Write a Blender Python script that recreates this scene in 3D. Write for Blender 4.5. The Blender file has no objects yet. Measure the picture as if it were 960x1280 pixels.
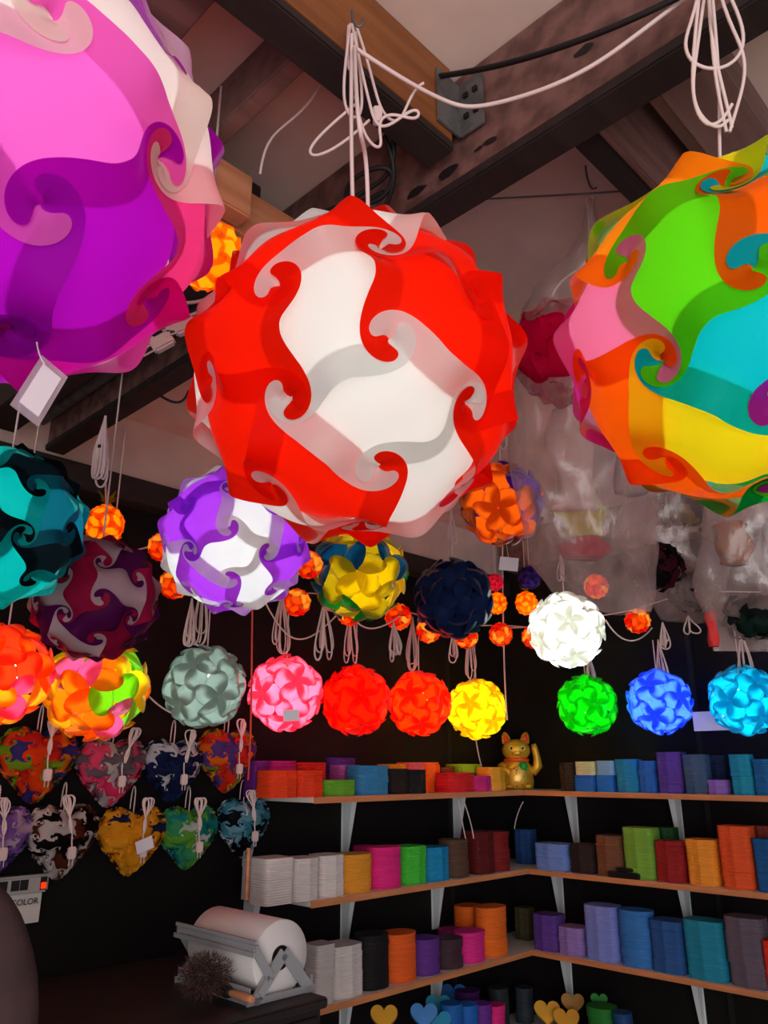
import bpy, bmesh, math, random
import numpy as np
from mathutils import Vector, Matrix, noise
from mathutils.geometry import delaunay_2d_cdt
random.seed(7)
PI = math.pi
SC = bpy.context.scene
COL = SC.collection

# ---------------------------------------------------------------- camera
FP = 980.0
PITCH = math.atan(320 / FP)
CAM = np.array([0, 0, 1.6])
CF = np.array([0, math.cos(PITCH), math.sin(PITCH)])
CU = np.array([0, -math.sin(PITCH), math.cos(PITCH)])
CR = np.array([1.0, 0, 0])
def ray(x, y): return CF + CR * (x - 480) / FP - CU * (y - 640) / FP
def on_z(x, y, z):
    r = ray(x, y); return CAM + r * (z - CAM[2]) / r[2]
def on_pl(x, y, q, n):
    r = ray(x, y); return CAM + r * (np.dot(np.array(q) - CAM, n) / np.dot(r, n))
def at(x, y, d): return CAM + ray(x, y) * d
def proj(q):
    d = np.array(q) - CAM; w = d @ CF
    return 480 + FP * (d @ CR) / w, 640 - FP * (d @ CU) / w, w
cd = bpy.data.cameras.new('camera'); cam = bpy.data.objects.new('camera', cd); COL.objects.link(cam)
cam.location = CAM; cam.rotation_euler = (PI / 2 + PITCH, 0, 0)
cd.sensor_fit = 'VERTICAL'; cd.sensor_height = 32; cd.lens = 32 * FP / 1280; cd.clip_start = .02
SC.camera = cam

# ---------------------------------------------------------------- room frame: two walls at right angles meeting in corner K
AW = math.radians(44.5)
DL = np.array([math.sin(AW), math.cos(AW), 0]); DR = np.array([math.cos(AW), -math.sin(AW), 0])
S0 = on_z(655, 988, 1.515)
K = S0 - .26 * DR + .26 * DL; K[2] = 0
CEIL = 2.65
def W(l, r, z=0): return K + l * DL + r * DR + np.array([0, 0, z])   # l: along left wall (negative towards camera), r: distance from left wall
def lr(q): d = np.array(q) - K; return float(d @ DL), float(d @ DR)
def onL(x, y, off): return on_pl(x, y, K + off * DR, DR)
def onR(x, y, off): return on_pl(x, y, K - off * DL, DL)
ROTL = AW_ROT = math.atan2(DL[1], DL[0])   # x axis along DL
ROTR = math.atan2(DR[1], DR[0])

# ---------------------------------------------------------------- materials
MATS = {}
def nt(name):
    m = bpy.data.materials.new(name); m.use_nodes = True
    t = m.node_tree; t.nodes.clear(); out = t.nodes.new('ShaderNodeOutputMaterial'); return m, t, out
def s2l(c):
    return tuple((x / 255 / 12.92 if x / 255 <= .04045 else ((x / 255 + .055) / 1.055) ** 2.4) for x in c)
def sheet(rgb, tr=.6):
    key = ('sheet', rgb, tr)
    if key in MATS: return MATS[key]
    m, t, out = nt('plastic_sheet'); c = (*s2l(rgb), 1)
    d = t.nodes.new('ShaderNodeBsdfDiffuse'); d.inputs[0].default_value = c
    r = t.nodes.new('ShaderNodeBsdfTranslucent'); r.inputs[0].default_value = c
    mx = t.nodes.new('ShaderNodeMixShader'); mx.inputs[0].default_value = tr
    t.links.new(d.outputs[0], mx.inputs[1]); t.links.new(r.outputs[0], mx.inputs[2])
    g = t.nodes.new('ShaderNodeBsdfGlossy'); g.inputs['Roughness'].default_value = .35
    m2 = t.nodes.new('ShaderNodeMixShader'); lw = t.nodes.new('ShaderNodeLayerWeight'); lw.inputs[0].default_value = .12
    ml = t.nodes.new('ShaderNodeMath'); ml.operation = 'MULTIPLY'; ml.inputs[1].default_value = .35
    t.links.new(lw.outputs['Fresnel'], ml.inputs[0]); t.links.new(ml.outputs[0], m2.inputs[0])
    t.links.new(mx.outputs[0], m2.inputs[1]); t.links.new(g.outputs[0], m2.inputs[2]); t.links.new(m2.outputs[0], out.inputs[0])
    MATS[key] = m; return m
def prin(name, rgb, rough=.6, metal=0, noise_amt=0, scale=8, stretch=None, spec=.4, bump=0, rgb2=None):
    key = (name, rgb, rough, metal, noise_amt, scale, rgb2)
    if key in MATS: return MATS[key]
    m, t, out = nt(name); b = t.nodes.new('ShaderNodeBsdfPrincipled')
    c = (*s2l(rgb), 1); b.inputs['Base Color'].default_value = c
    b.inputs['Roughness'].default_value = rough; b.inputs['Metallic'].default_value = metal
    b.inputs['Specular IOR Level'].default_value = spec
    if noise_amt or bump:
        tc = t.nodes.new('ShaderNodeTexCoord'); mp = t.nodes.new('ShaderNodeMapping')
        if stretch: mp.inputs['Scale'].default_value = stretch
        n = t.nodes.new('ShaderNodeTexNoise'); n.inputs['Scale'].default_value = scale; n.inputs['Detail'].default_value = 6
        t.links.new(tc.outputs['Object'], mp.inputs[0]); t.links.new(mp.outputs[0], n.inputs['Vector'])
        if noise_amt:
            cr = t.nodes.new('ShaderNodeValToRGB'); c2 = (*s2l(rgb2), 1) if rgb2 else tuple(x * (1 - noise_amt) for x in c[:3]) + (1,)
            cr.color_ramp.elements[0].position = .38; cr.color_ramp.elements[1].position = .62
            cr.color_ramp.elements[0].color = c2; cr.color_ramp.elements[1].color = c
            t.links.new(n.outputs['Fac'], cr.inputs[0]); t.links.new(cr.outputs[0], b.inputs['Base Color'])
        if bump:
            bp = t.nodes.new('ShaderNodeBump'); bp.inputs['Strength'].default_value = bump; bp.inputs['Distance'].default_value = .01
            t.links.new(n.outputs['Fac'], bp.inputs['Height']); t.links.new(bp.outputs[0], b.inputs['Normal'])
    t.links.new(b.outputs[0], out.inputs[0]); MATS[key] = m; return m
def emis(rgb, st):
    key = ('em', rgb, st)
    if key in MATS: return MATS[key]
    m, t, out = nt('lit_bulb'); e = t.nodes.new('ShaderNodeEmission'); e.inputs[0].default_value = (*s2l(rgb), 1); e.inputs[1].default_value = st
    t.links.new(e.outputs[0], out.inputs[0]); MATS[key] = m; return m
def film(rgb=(235, 205, 200), op=.24, gl=.07):
    key = ('film', rgb, op)
    if key in MATS: return MATS[key]
    m, t, out = nt('clear_bag_film')
    tr = t.nodes.new('ShaderNodeBsdfTransparent')
    d = t.nodes.new('ShaderNodeBsdfDiffuse'); d.inputs[0].default_value = (*s2l(rgb), 1)
    r = t.nodes.new('ShaderNodeBsdfTranslucent'); r.inputs[0].default_value = (*s2l(rgb), 1)
    a = t.nodes.new('ShaderNodeMixShader'); a.inputs[0].default_value = .5
    t.links.new(d.outputs[0], a.inputs[1]); t.links.new(r.outputs[0], a.inputs[2])
    tc = t.nodes.new('ShaderNodeTexCoord'); n = t.nodes.new('ShaderNodeTexNoise'); n.inputs['Scale'].default_value = 9; n.inputs['Detail'].default_value = 8
    mp = t.nodes.new('ShaderNodeMapping'); mp.inputs['Scale'].default_value = (2.2, 2.2, .7)
    t.links.new(tc.outputs['Object'], mp.inputs[0]); t.links.new(mp.outputs[0], n.inputs['Vector'])
    mr = t.nodes.new('ShaderNodeMapRange'); mr.inputs[1].default_value = .35; mr.inputs[2].default_value = .7
    mr.inputs[3].default_value = op * .55; mr.inputs[4].default_value = op * 1.7
    t.links.new(n.outputs['Fac'], mr.inputs[0])
    b = t.nodes.new('ShaderNodeMixShader'); t.links.new(mr.outputs[0], b.inputs[0]); t.links.new(tr.outputs[0], b.inputs[1]); t.links.new(a.outputs[0], b.inputs[2])
    g = t.nodes.new('ShaderNodeBsdfGlossy'); g.inputs['Roughness'].default_value = .18
    bp = t.nodes.new('ShaderNodeBump'); bp.inputs['Strength'].default_value = .5; bp.inputs['Distance'].default_value = .015
    t.links.new(n.outputs['Fac'], bp.inputs['Height']); t.links.new(bp.outputs[0], g.inputs['Normal'])
    c = t.nodes.new('ShaderNodeMixShader'); c.inputs[0].default_value = gl
    t.links.new(b.outputs[0], c.inputs[1]); t.links.new(g.outputs[0], c.inputs[2]); t.links.new(c.outputs[0], out.inputs[0])
    MATS[key] = m; return m
M_CORD = prin('white_cord_plastic', (216, 192, 188), .5)
M_BLK = prin('black_cable_rubber', (22, 16, 16), .6)
M_METAL = prin('galvanised_steel', (120, 118, 118), .5, .5, .4, 30)
M_WALL = prin('black_painted_wall', (22, 17, 17), .8, 0, .35, 3, spec=.15)
M_WHITE = prin('white_painted_steel', (215, 222, 225), .5)

# ---------------------------------------------------------------- object helpers
def thing(name, label, cat, loc=(0, 0, 0), rot=None, group=None):
    o = bpy.data.objects.new(name, None); COL.objects.link(o); o.empty_display_size = .05
    o.location = Vector(loc)
    if rot is not None: o.rotation_euler = rot if not isinstance(rot, Matrix) else rot.to_euler()
    o['label'] = label; o['category'] = cat
    if group: o['group'] = group
    return o
def tag(o, label, cat, group=None):
    o['label'] = label; o['category'] = cat
    if group: o['group'] = group
    return o
def struct(o): o['kind'] = 'structure'; return o
def mesh_obj(name, me, mats, parent=None, smooth=False, loc=None):
    o = bpy.data.objects.new(name, me); COL.objects.link(o)
    if not isinstance(mats, (list, tuple)): mats = [mats]
    for m in mats: me.materials.append(m)
    if smooth:
        for p in me.polygons: p.use_smooth = True
    if loc is not None: o.location = Vector(loc)
    if parent is not None: o.parent = parent
    return o
def bm_obj(name, bm, mats, parent=None, smooth=False, loc=None):
    bmesh.ops.recalc_face_normals(bm, faces=bm.faces)
    me = bpy.data.meshes.new(name); bm.to_mesh(me); bm.free()
    return mesh_obj(name, me, mats, parent, smooth, loc)
def bm_box(bm, x0, x1, y0, y1, z0, z1, M=None, mi=0, bev=0):
    vs = [bm.verts.new(Vector((x, y, z))) for x in (x0, x1) for y in (y0, y1) for z in (z0, z1)]
    fs = [(0, 1, 3, 2), (4, 6, 7, 5), (0, 4, 5, 1), (2, 3, 7, 6), (0, 2, 6, 4), (1, 5, 7, 3)]
    faces = [bm.faces.new([vs[i] for i in f]) for f in fs]
    for f in faces: f.material_index = mi
    if bev:
        es = list({e for f in faces for e in f.edges})
        r = bmesh.ops.bevel(bm, geom=es, offset=bev, segments=2, affect='EDGES')
        vs = list({v for v in vs if v.is_valid} | set(r['verts']))
        for f in r['faces']: f.material_index = mi
    if M is not None: bmesh.ops.transform(bm, matrix=M, verts=vs)
    return vs
def MLR(z=0):   # matrix from (l, r, z) to world
    return Matrix(((DL[0], DR[0], 0, K[0]), (DL[1], DR[1], 0, K[1]), (0, 0, 1, z), (0, 0, 0, 1)))
def box_lr(name, l0, l1, r0, r1, z0, z1, mat, parent=None, bev=.003):
    bm = bmesh.new(); bm_box(bm, -(l1 - l0) / 2, (l1 - l0) / 2, -(r1 - r0) / 2, (r1 - r0) / 2, -(z1 - z0) / 2, (z1 - z0) / 2, bev=bev)
    c = W((l0 + l1) / 2, (r0 + r1) / 2, (z0 + z1) / 2)
    o = bm_obj(name, bm, mat, None, False)
    o.matrix_world = Matrix(((DL[0], DR[0], 0, c[0]), (DL[1], DR[1], 0, c[1]), (0, 0, 1, c[2]), (0, 0, 0, 1)))
    if parent is not None: o.parent = parent; o.matrix_parent_inverse = parent_inv(parent)
    return o
def mat_of(o):
    m = Matrix.LocRotScale(o.location, o.rotation_euler, o.scale)
    return m
def parent_inv(p): return mat_of(p).inverted()
def adopt(o, p):   # parent keeping world place (p unparented, o built in world space)
    o.parent = p; o.matrix_parent_inverse = mat_of(p).inverted(); return o
def curve(name, splines, rad, mat, parent=None, res=3, cyc=None):
    cu = bpy.data.curves.new(name, 'CURVE'); cu.dimensions = '3D'; cu.bevel_depth = rad; cu.bevel_resolution = 1; cu.resolution_u = res
    for k, pts in enumerate(splines):
        sp = cu.splines.new('NURBS'); sp.points.add(len(pts) - 1)
        for i, p in enumerate(pts): sp.points[i].co = (p[0], p[1], p[2], 1)
        sp.order_u = min(4, len(pts)); sp.use_endpoint_u = True
        if cyc and cyc[k]: sp.use_cyclic_u = True
    cu.materials.append(mat); cu.use_fill_caps = True
    tmp = bpy.data.objects.new(name, cu); me = bpy.data.meshes.new_from_object(tmp)
    bpy.data.objects.remove(tmp); bpy.data.curves.remove(cu)
    for p in me.polygons: p.use_smooth = True
    me.name = name
    o = bpy.data.objects.new(name, me); COL.objects.link(o)
    if parent is not None: adopt(o, parent)
    return o
def pxpath(pts):   # (x, y, depth) picture points into the room
    return [at(*p) for p in pts]
def lathe(bm, prof, n=24, M=None, mi=0, ex=1, ey=1):
    rows = []
    for r, z in prof: rows.append([bm.verts.new((r * math.cos(2 * PI * i / n) * ex, r * math.sin(2 * PI * i / n) * ey, z)) for i in range(n)])
    for a, b in zip(rows, rows[1:]):
        for i in range(n):
            f = bm.faces.new((a[i], a[(i + 1) % n], b[(i + 1) % n], b[i])); f.material_index = mi; f.smooth = True
    for row in (rows[0], rows[-1]):
        f = bm.faces.new(row); f.material_index = mi
    vs = [v for r in rows for v in r]
    if M is not None: bmesh.ops.transform(bm, matrix=M, verts=vs)
    return vs
def ico(bm, r, sub=2, M=None, mi=0):
    g = bmesh.ops.create_icosphere(bm, subdivisions=sub, radius=r)
    for f in {f for v in g['verts'] for f in v.link_faces}: f.material_index = mi; f.smooth = True
    if M is not None: bmesh.ops.transform(bm, matrix=M, verts=g['verts'])
    return g['verts']

# ---------------------------------------------------------------- the thirty-piece ball: faces of a rhombic triacontahedron
PHI = (1 + 5 ** .5) / 2
V5 = []
for s in (-1, 1):
    for t in (-1, 1):
        V5 += [np.array([0, s, t * PHI]), np.array([s, t * PHI, 0]), np.array([t * PHI, 0, s])]
V5 = [v / np.linalg.norm(v) for v in V5]
V3 = [np.array([a, b, c], float) for a in (-1, 1) for b in (-1, 1) for c in (-1, 1)]
for s in (-1, 1):
    for t in (-1, 1):
        V3 += [np.array([0, s / PHI, t * PHI]), np.array([s / PHI, t * PHI, 0]), np.array([t * PHI, 0, s / PHI])]
V3 = [v / np.linalg.norm(v) for v in V3]
FACES = []      # rotation matrices: columns u (towards 5-fold corner), v (towards 3-fold corner), m
for i in range(12):
    for j in range(i + 1, 12):
        if V5[i] @ V5[j] > .4:
            m = V5[i] + V5[j]; m /= np.linalg.norm(m)
            u = V5[i] - (V5[i] @ m) * m; u /= np.linalg.norm(u); v = np.cross(m, u)
            FACES.append(np.column_stack([u, v, m]))
AA, BB = math.radians(31.7175), math.radians(20.9052)
def dvec(x, y):     # local azimuthal plane -> unit vector
    r = math.hypot(x, y)
    return np.array([0, 0, 1.]) if r < 1e-9 else np.array([math.sin(r) * x / r, math.sin(r) * y / r, math.cos(r)])
def dinv(d):
    r = math.acos(max(-1, min(1, d[2]))); s = math.hypot(d[0], d[1])
    return (0, 0) if s < 1e-9 else (d[0] / s * r, d[1] / s * r)
CORN = {'A+': dvec(AA, 0), 'A-': dvec(-AA, 0), 'B+': dvec(0, BB), 'B-': dvec(0, -BB)}
EDGE = math.acos(CORN['A+'] @ CORN['B+'])
MID = np.array([0, 0, 1.])
def frame(k):       # tangent frame at a corner: c = towards piece centre, s = towards the over side
    V = CORN[k]; c = MID - (MID @ V) * V; c /= np.linalg.norm(c)
    s = np.cross(V, c)                      # counter-clockwise seen from outside
    if k[0] == 'A': s = -s
    return V, c, s
def polar(k, th, rho):
    V, c, s = frame(k); return math.cos(rho) * V + math.sin(rho) * (math.cos(th) * c + math.sin(th) * s)
def lateral(a, b, t, d):   # point on edge a->b at fraction t, pushed d outwards from the piece
    p = CORN[a] * (1 - t) + CORN[b] * t; p /= np.linalg.norm(p)
    n = np.cross(CORN[a], CORN[b]); n /= np.linalg.norm(n)
    if n @ MID > 0: n = -n
    q = p + n * d; return q / np.linalg.norm(q)
R_ = math.radians
HH = {'A': R_(36), 'B': R_(60)}
HOOK = [(31, .36), (47, .305), (70, .262), (95, .238), (120, .222), (145, .210), (168, .200), (188, .186), (203, .160), (209, .125), (203, .088), (186, .055), (160, .028)]
def hook(k):
    sc = .96 if k[0] == 'A' else 1.0
    return [polar(k, HH[k[0]] + R_(ph), rho * EDGE * sc) for ph, rho in HOOK]
def catmull(P, n):
    out = []; N = len(P)
    for i in range(N - 1):
        p0, p1, p2, p3 = P[max(i - 1, 0)], P[i], P[i + 1], P[min(i + 2, N - 1)]
        for j in range(n):
            t = j / n
            out.append(.5 * ((2 * p1) + (-p0 + p2) * t + (2 * p0 - 5 * p1 + 4 * p2 - p3) * t * t + (-p0 + 3 * p1 - 3 * p2 + p3) * t ** 3))
    out.append(P[-1]); return out
def outline(n):
    out = []
    for (a, b, c) in (('A+', 'B+', 'A-'), ('A-', 'B-', 'A+')):
        P = [CORN[a]] + hook(a)[::-1] + [lateral(a, b, .42, .135 * EDGE), lateral(a, b, .5, .125 * EDGE), lateral(a, b, .58, .135 * EDGE)] + hook(b) + [CORN[b]]
        Q = [CORN[b], lateral(b, c, .12, .02 * EDGE), lateral(b, c, .3, .085 * EDGE), lateral(b, c, .5, .11 * EDGE), lateral(b, c, .7, .085 * EDGE), lateral(b, c, .88, .02 * EDGE), CORN[c]]
        out += catmull(P, n)[:-1] + catmull(Q, n)[:-1]
    return [dinv(p / np.linalg.norm(p)) for p in out]
def sst(x, a, b):
    t = max(0, min(1, (x - a) / (b - a))); return t * t * (3 - 2 * t)
def height(d, dip, dv, dm, dn=.022):
    x, y = dinv(d); ws = 0; h = 0; dp = 0
    for k in CORN:
        V, c, s = frame(k); rho = math.acos(max(-1, min(1, d @ V)))
        dp += (1.25 if k[0] == 'A' else .75) * math.exp(-(rho / .23) ** 2)
        w = 1 - sst(rho, .18 * EDGE, .5 * EDGE)
        if w > 0 and rho > 1e-6:
            th = math.atan2(d @ s, d @ c)
            if th < R_(-82): th += 2 * PI
            H = HH[k[0]]; g = th / H
            g = g if g < 1 else 1 + (g - 1) * .5
            h += w * dv * g * sst(rho, 0, .05); ws += w
        elif w > 0: ws += w
    p, q = x / AA, y / BB
    h += max(0, 1 - ws) * (dm * min(2.0, abs(p + q) ** 3) - dn * min(1.8, (p - q) ** 2))
    return 1 - dip * dp + h
def piece_mesh(n, step, dip=.085, dv=.012, dm=.048, name='lamp_panel'):
    ol = outline(n); N = len(ol)
    pts = [Vector(p) for p in ol]
    lim = 1.0
    k = int(lim / step)
    inner = []
    def inside(px, py):
        c = False; j = N - 1
        for i in range(N):
            xi, yi = ol[i]; xj, yj = ol[j]
            if (yi > py) != (yj > py) and px < (xj - xi) * (py - yi) / (yj - yi) + xi: c = not c
            j = i
        return c
    arr = np.array(ol)
    for i in range(-k, k + 1):
        for j in range(-k, k + 1):
            x, y = i * step + (j % 2) * step / 2, j * step * .87
            if inside(x, y) and np.min(np.hypot(arr[:, 0] - x, arr[:, 1] - y)) > step * .45: inner.append(Vector((x, y)))
    vs, es, fs, *_ = delaunay_2d_cdt(pts + inner, [], [list(range(N))], 1, 1e-7)
    me = bpy.data.meshes.new(name)
    V = []
    for v in vs:
        d = dvec(v.x, v.y); V.append(d * height(d, dip, dv, dm))
    me.from_pydata([tuple(v) for v in V], [], [list(f) for f in fs])
    for p in me.polygons: p.use_smooth = True
    me.update(); return me
ME_HI = piece_mesh(4, .045)
ME_MID = piece_mesh(3, .075)
ME_LO = piece_mesh(1, .16, dip=.05)

# petals: each piece carries four round lobes that overlap like a pinwheel about every corner
def petal_mesh(seg=20, rings=4):
    V = []; Fc = []
    for k in CORN:
        Vv, c, s = frame(k)
        if k[0] == 'B': continue
        rc, rr, bs = .335, .345, 1.0
        ctr = polar(k, R_(20), rc)
        e1 = Vv - (Vv @ ctr) * ctr; e1 /= -np.linalg.norm(e1)        # outwards from corner
        e2 = s - (s @ ctr) * ctr; e2 /= np.linalg.norm(e2)           # towards over side
        base = len(V); V.append(ctr * bs * 1.03)
        for r in range(1, rings + 1):
            q = r / rings
            for i in range(seg):
                a = 2 * PI * i / seg; cx, sy = math.cos(a) * q, math.sin(a) * q
                d = ctr + rr * (e1 * cx + e2 * sy); d /= np.linalg.norm(d)
                V.append(d * bs * (1 + .13 * sy + .05 * (1 - q * q) - .045 * cx - .10 * max(0, -cx) ** 2 - .04 * max(0, cx) ** 3))
        for i in range(seg): Fc.append((base, base + 1 + i, base + 1 + (i + 1) % seg))
        for r in range(rings - 1):
            for i in range(seg):
                a = base + 1 + r * seg + i; b = base + 1 + r * seg + (i + 1) % seg
                Fc.append((a, a + seg, b + seg, b))
    me = bpy.data.meshes.new('petal_panel'); me.from_pydata([tuple(v) for v in V], [], Fc)
    for p in me.polygons: p.use_smooth = True
    me.update(); return me
ME_PET = petal_mesh(20, 4)
for me in (ME_HI, ME_MID, ME_LO, ME_PET): me.materials.append(None)

def sph(cx, cy, dep, r, px, py):   # direction from lamp centre to where the pixel's ray meets the sphere
    c = at(cx, cy, dep); d = ray(px, py); d = d / np.linalg.norm(d)
    o = CAM - c; b = o @ d; disc = b * b - (o @ o - r * r)
    t = -b - math.sqrt(max(disc, 0)); q = o + d * t
    return q / np.linalg.norm(q)
def fit(corr):   # rotation taking face 0's corners to measured directions (Kabsch)
    F0 = FACES[0]; A = np.zeros((3, 3))
    for k, d in corr: A += np.outer(d, F0 @ CORN[k])
    U_, S_, Vt = np.linalg.svd(A); D = np.diag([1, 1, np.linalg.det(U_ @ Vt)])
    return U_ @ D @ Vt
def rand_rot(seed):
    rs = random.Random(seed); return np.array(Matrix.Rotation(rs.uniform(0, 6), 3, Vector((rs.uniform(-1, 1), rs.uniform(-1, 1), rs.uniform(-1, 1)))))
def bulb(parent, loc, r, col, st, name='bulb'):
    bm = bmesh.new()
    ico(bm, r, 2, Matrix.Translation(Vector(loc)) )
    for f in bm.faces: f.smooth = True
    o = bm_obj(name, bm, emis(col, st), parent); return o
def socket(parent, loc, r):
    bm = bmesh.new(); lathe(bm, [(r * .5, 0), (r * .55, r * .3), (r * .5, r * 1.4), (r * .2, r * 1.7)], 12, Matrix.Translation(Vector(loc)))
    return bm_obj('bulb_socket', bm, M_CORD, parent)
def ball(name, label, cat, pos, R, rot, color_of, me=None, lit=None, group=None, part='panel', bulb_r=.028, squash=None, skip=()):
    """thing with thirty interlocking panels (parts) about an inner bulb"""
    t = thing(name, label, cat, pos, None, group)
    me = me or ME_MID
    for i, F in enumerate(FACES):
        if i in skip: continue
        G = rot @ F
        o = bpy.data.objects.new(part, me); COL.objects.link(o); o.parent = t
        Mx = Matrix([list(G[0] * R) + [0], list(G[1] * R) + [0], list(G[2] * R) + [0], [0, 0, 0, 1]])
        if squash: Mx = Matrix.Diagonal((*squash, 1)) @ Mx
        o.matrix_basis = Mx
        o.material_slots[0].link = 'OBJECT'; o.material_slots[0].material = color_of(i, G[:, 2])
    if lit:
        bulb(t, (0, 0, 0), bulb_r, lit[0], lit[1]); socket(t, (0, 0, bulb_r * .8), bulb_r)
    return t
def by_samples(pos, R, rot, samples, fallback):
    """pick each front panel's own sheet colour from a list of (px, py, colour) seen in the photo"""
    pick = {}
    cen = [np.array(pos) + R * (rot @ F)[:, 2] for F in FACES]
    prs = [proj(c) for c in cen]
    tocam = (CAM - np.array(pos)); dist = np.linalg.norm(tocam); tocam = tocam / dist
    front = [i for i, F in enumerate(FACES) if (rot @ F)[:, 2] @ tocam > R / dist - .36]
    for x, y, c in samples:
        best = sorted((math.hypot(prs[i][0] - x, prs[i][1] - y), i) for i in front if i not in pick)
        if best: pick[best[0][1]] = c
    def f(i, n): return sheet(pick[i]) if i in pick else sheet(fallback[i % len(fallback)])
    return f
def loops(P, L, n, w, seed, spread=None):
    """loosely coiled cord hanging from P: closed narrow loops"""
    rs = random.Random(seed); out = []
    P = np.array(P)
    for i in range(n):
        a = rs.uniform(0, PI); e = np.array([math.cos(a), math.sin(a), 0]) * w * rs.uniform(.4, 1)
        LL = L * rs.uniform(.7, 1.05); lean = np.array([rs.uniform(-1, 1), rs.uniform(-1, 1), 0]) * w * .6
        out.append([P + e * .05, P - e * .3 + lean * .3 + (0, 0, -.25 * LL), P - e + lean + (0, 0, -.75 * LL), P - e * .8 + lean + (0, 0, -LL), P + e * .6 + lean + (0, 0, -LL * 1.02), P + e + lean + (0, 0, -.7 * LL), P + e * .3 + (0, 0, -.25 * LL), P])
    return out
def cord(parent, pts, rad=.0022, mat=None, extra=None, name='cord'):
    return curve(name, [pts] + (extra or []), rad, mat or M_CORD, parent, 4)
def plug(parent, loc, s=1.0, rot=None):
    bm = bmesh.new(); bm_box(bm, -.011 * s, .011 * s, -.007 * s, .007 * s, -.016 * s, .016 * s, bev=.003 * s)
    bm_box(bm, -.006 * s, -.004 * s, -.001, .001, -.032 * s, -.014 * s); bm_box(bm, .004 * s, .006 * s, -.001, .001, -.032 * s, -.014 * s)
    M = Matrix.Translation(Vector(loc)) @ (rot.to_4x4() if rot else Matrix())
    bmesh.ops.transform(bm, matrix=M, verts=bm.verts)
    o = bm_obj('plug', bm, M_CORD); return adopt(o, parent)
def card(parent, center, w, h, R3, mats, name='price_tag', bev=.0):
    """thin laminated card: clear margin and white insert"""
    bm = bmesh.new(); bm_box(bm, -w / 2, w / 2, -.0006, .0006, -h / 2, h / 2)
    M = Matrix.Translation(Vector(center)) @ R3.to_4x4(); bmesh.ops.transform(bm, matrix=M, verts=bm.verts)
    return adopt(bm_obj(name, bm, mats), parent)
def facing(pos, yaw=0, roll=0, tilt=0):
    """rotation whose -y axis looks at the camera's side of the stall"""
    d = CAM - np.array(pos); return Matrix.Rotation(math.atan2(d[1], d[0]) + PI / 2 + yaw, 3, 'Z') @ Matrix.Rotation(tilt, 3, 'X') @ Matrix.Rotation(roll, 3, 'Y')

#@@SETTING
# ================================================================ the setting
def slab(name, pts, mat):
    bm = bmesh.new(); bm.faces.new([bm.verts.new(Vector(p)) for p in pts])
    return struct(bm_obj(name, bm, mat))
TH = .08
struct(box_lr('wall_left', -5.2, TH, -TH, 0, 0, CEIL, M_WALL, bev=0))
struct(box_lr('wall_right', 0, TH, 0, 5.2, 0, CEIL, M_WALL, bev=0))
struct(box_lr('floor', -5.2, TH, -TH, 5.2, -.06, 0, prin('grey_concrete', (135, 124, 118), .8, 0, .3, 4), bev=0))
M_CEIL = prin('pale_ceiling_board', (226, 200, 188), .8, 0, .10, 5, rgb2=(214, 186, 174))
struct(box_lr('ceiling', -5.2, TH, -TH, 5.2, CEIL, CEIL + .05, M_CEIL, bev=0))
# panel seams of the wall and ceiling boards
M_SEAM = prin('dark_seam_strip', (12, 10, 10), .8)
M_SEAMC = prin('ceiling_seam_shadow_gap', (110, 92, 88), .9)
l1, _ = lr(onL(559, 920, .0)); struct(box_lr('trim_1', l1 - .01, l1 + .01, 0, .012, 0, CEIL, M_SEAM, bev=0))
_, r1 = lr(onR(900, 1130, .0)); struct(box_lr('trim_2', -.012, 0, r1 - .01, r1 + .01, 0, CEIL, M_SEAM, bev=0))
WOOD_D = prin('dark_brown_stained_timber', (124, 86, 80), .6, 0, .5, 3, (1.2, 9, 9), rgb2=(88, 58, 52))
WOOD_O = prin('orange_brown_timber', (140, 84, 44), .55, 0, .35, 3, (1.2, 14, 14), rgb2=(118, 66, 32))
WOOD_P = prin('pale_pine_timber', (206, 140, 100), .6, 0, .2, 3, (1.2, 14, 14), rgb2=(190, 120, 84))
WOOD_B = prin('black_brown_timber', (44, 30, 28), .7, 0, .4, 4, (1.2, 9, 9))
WOOD_C = prin('rosy_timber', (140, 105, 98), .7, 0, .25, 4, (1.2, 9, 9))
# wall plates under the ceiling
struct(box_lr('trim_3', -5.2, 0, 0, .06, 2.37, 2.45, WOOD_B)); struct(box_lr('trim_7', -5.2, 0, 0, .02, 2.45, CEIL, M_CEIL, bev=0)); struct(box_lr('trim_4', -.10, 0, .1, 5.2, 2.47, CEIL, WOOD_D))
# main cross beam B parallel to the right wall
def beam(name, l0, l1, r0, r1, z0, z1, mat, label, cap=None):
    o = box_lr(name, l0, l1, r0, r1, z0, z1, mat); tag(o, label, 'beam'); return o
bB = thing('roof_beam', 'big rosy brown roof beam with black underside crossing the top right', 'beam', W(-2.2, 1.6, 2.45))
box_lr('beam_body', -2.24, -2.195, .11, 5.1, 2.455, CEIL, WOOD_D, bB)
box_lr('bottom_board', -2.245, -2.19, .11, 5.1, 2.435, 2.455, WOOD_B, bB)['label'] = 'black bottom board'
bm = bmesh.new()
for (x, y, s) in ((730, 62, .018), (612, 176, .014), (598, 186, .009), (520, 240, .022), (560, 232, .022)):
    q = on_pl(x, y, W(-2.242, 0), DL); l_, r_ = lr(q)
    if q[2] > CEIL - .01 or q[2] < 2.46: q[2] = min(max(q[2], 2.48), 2.62)
    vs = []
    for i in range(9):
        a = 2 * PI * i / 9; k_ = random.uniform(.7, 1.2)
        vs.append(bm.verts.new(Vector(q + DR * s * math.cos(a) * k_ + np.array([0, 0, s * .45 * math.sin(a) * k_]))))
    bm.faces.new(vs)
adopt(bm_obj('paint_patch', bm, M_BLK), bB)
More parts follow.
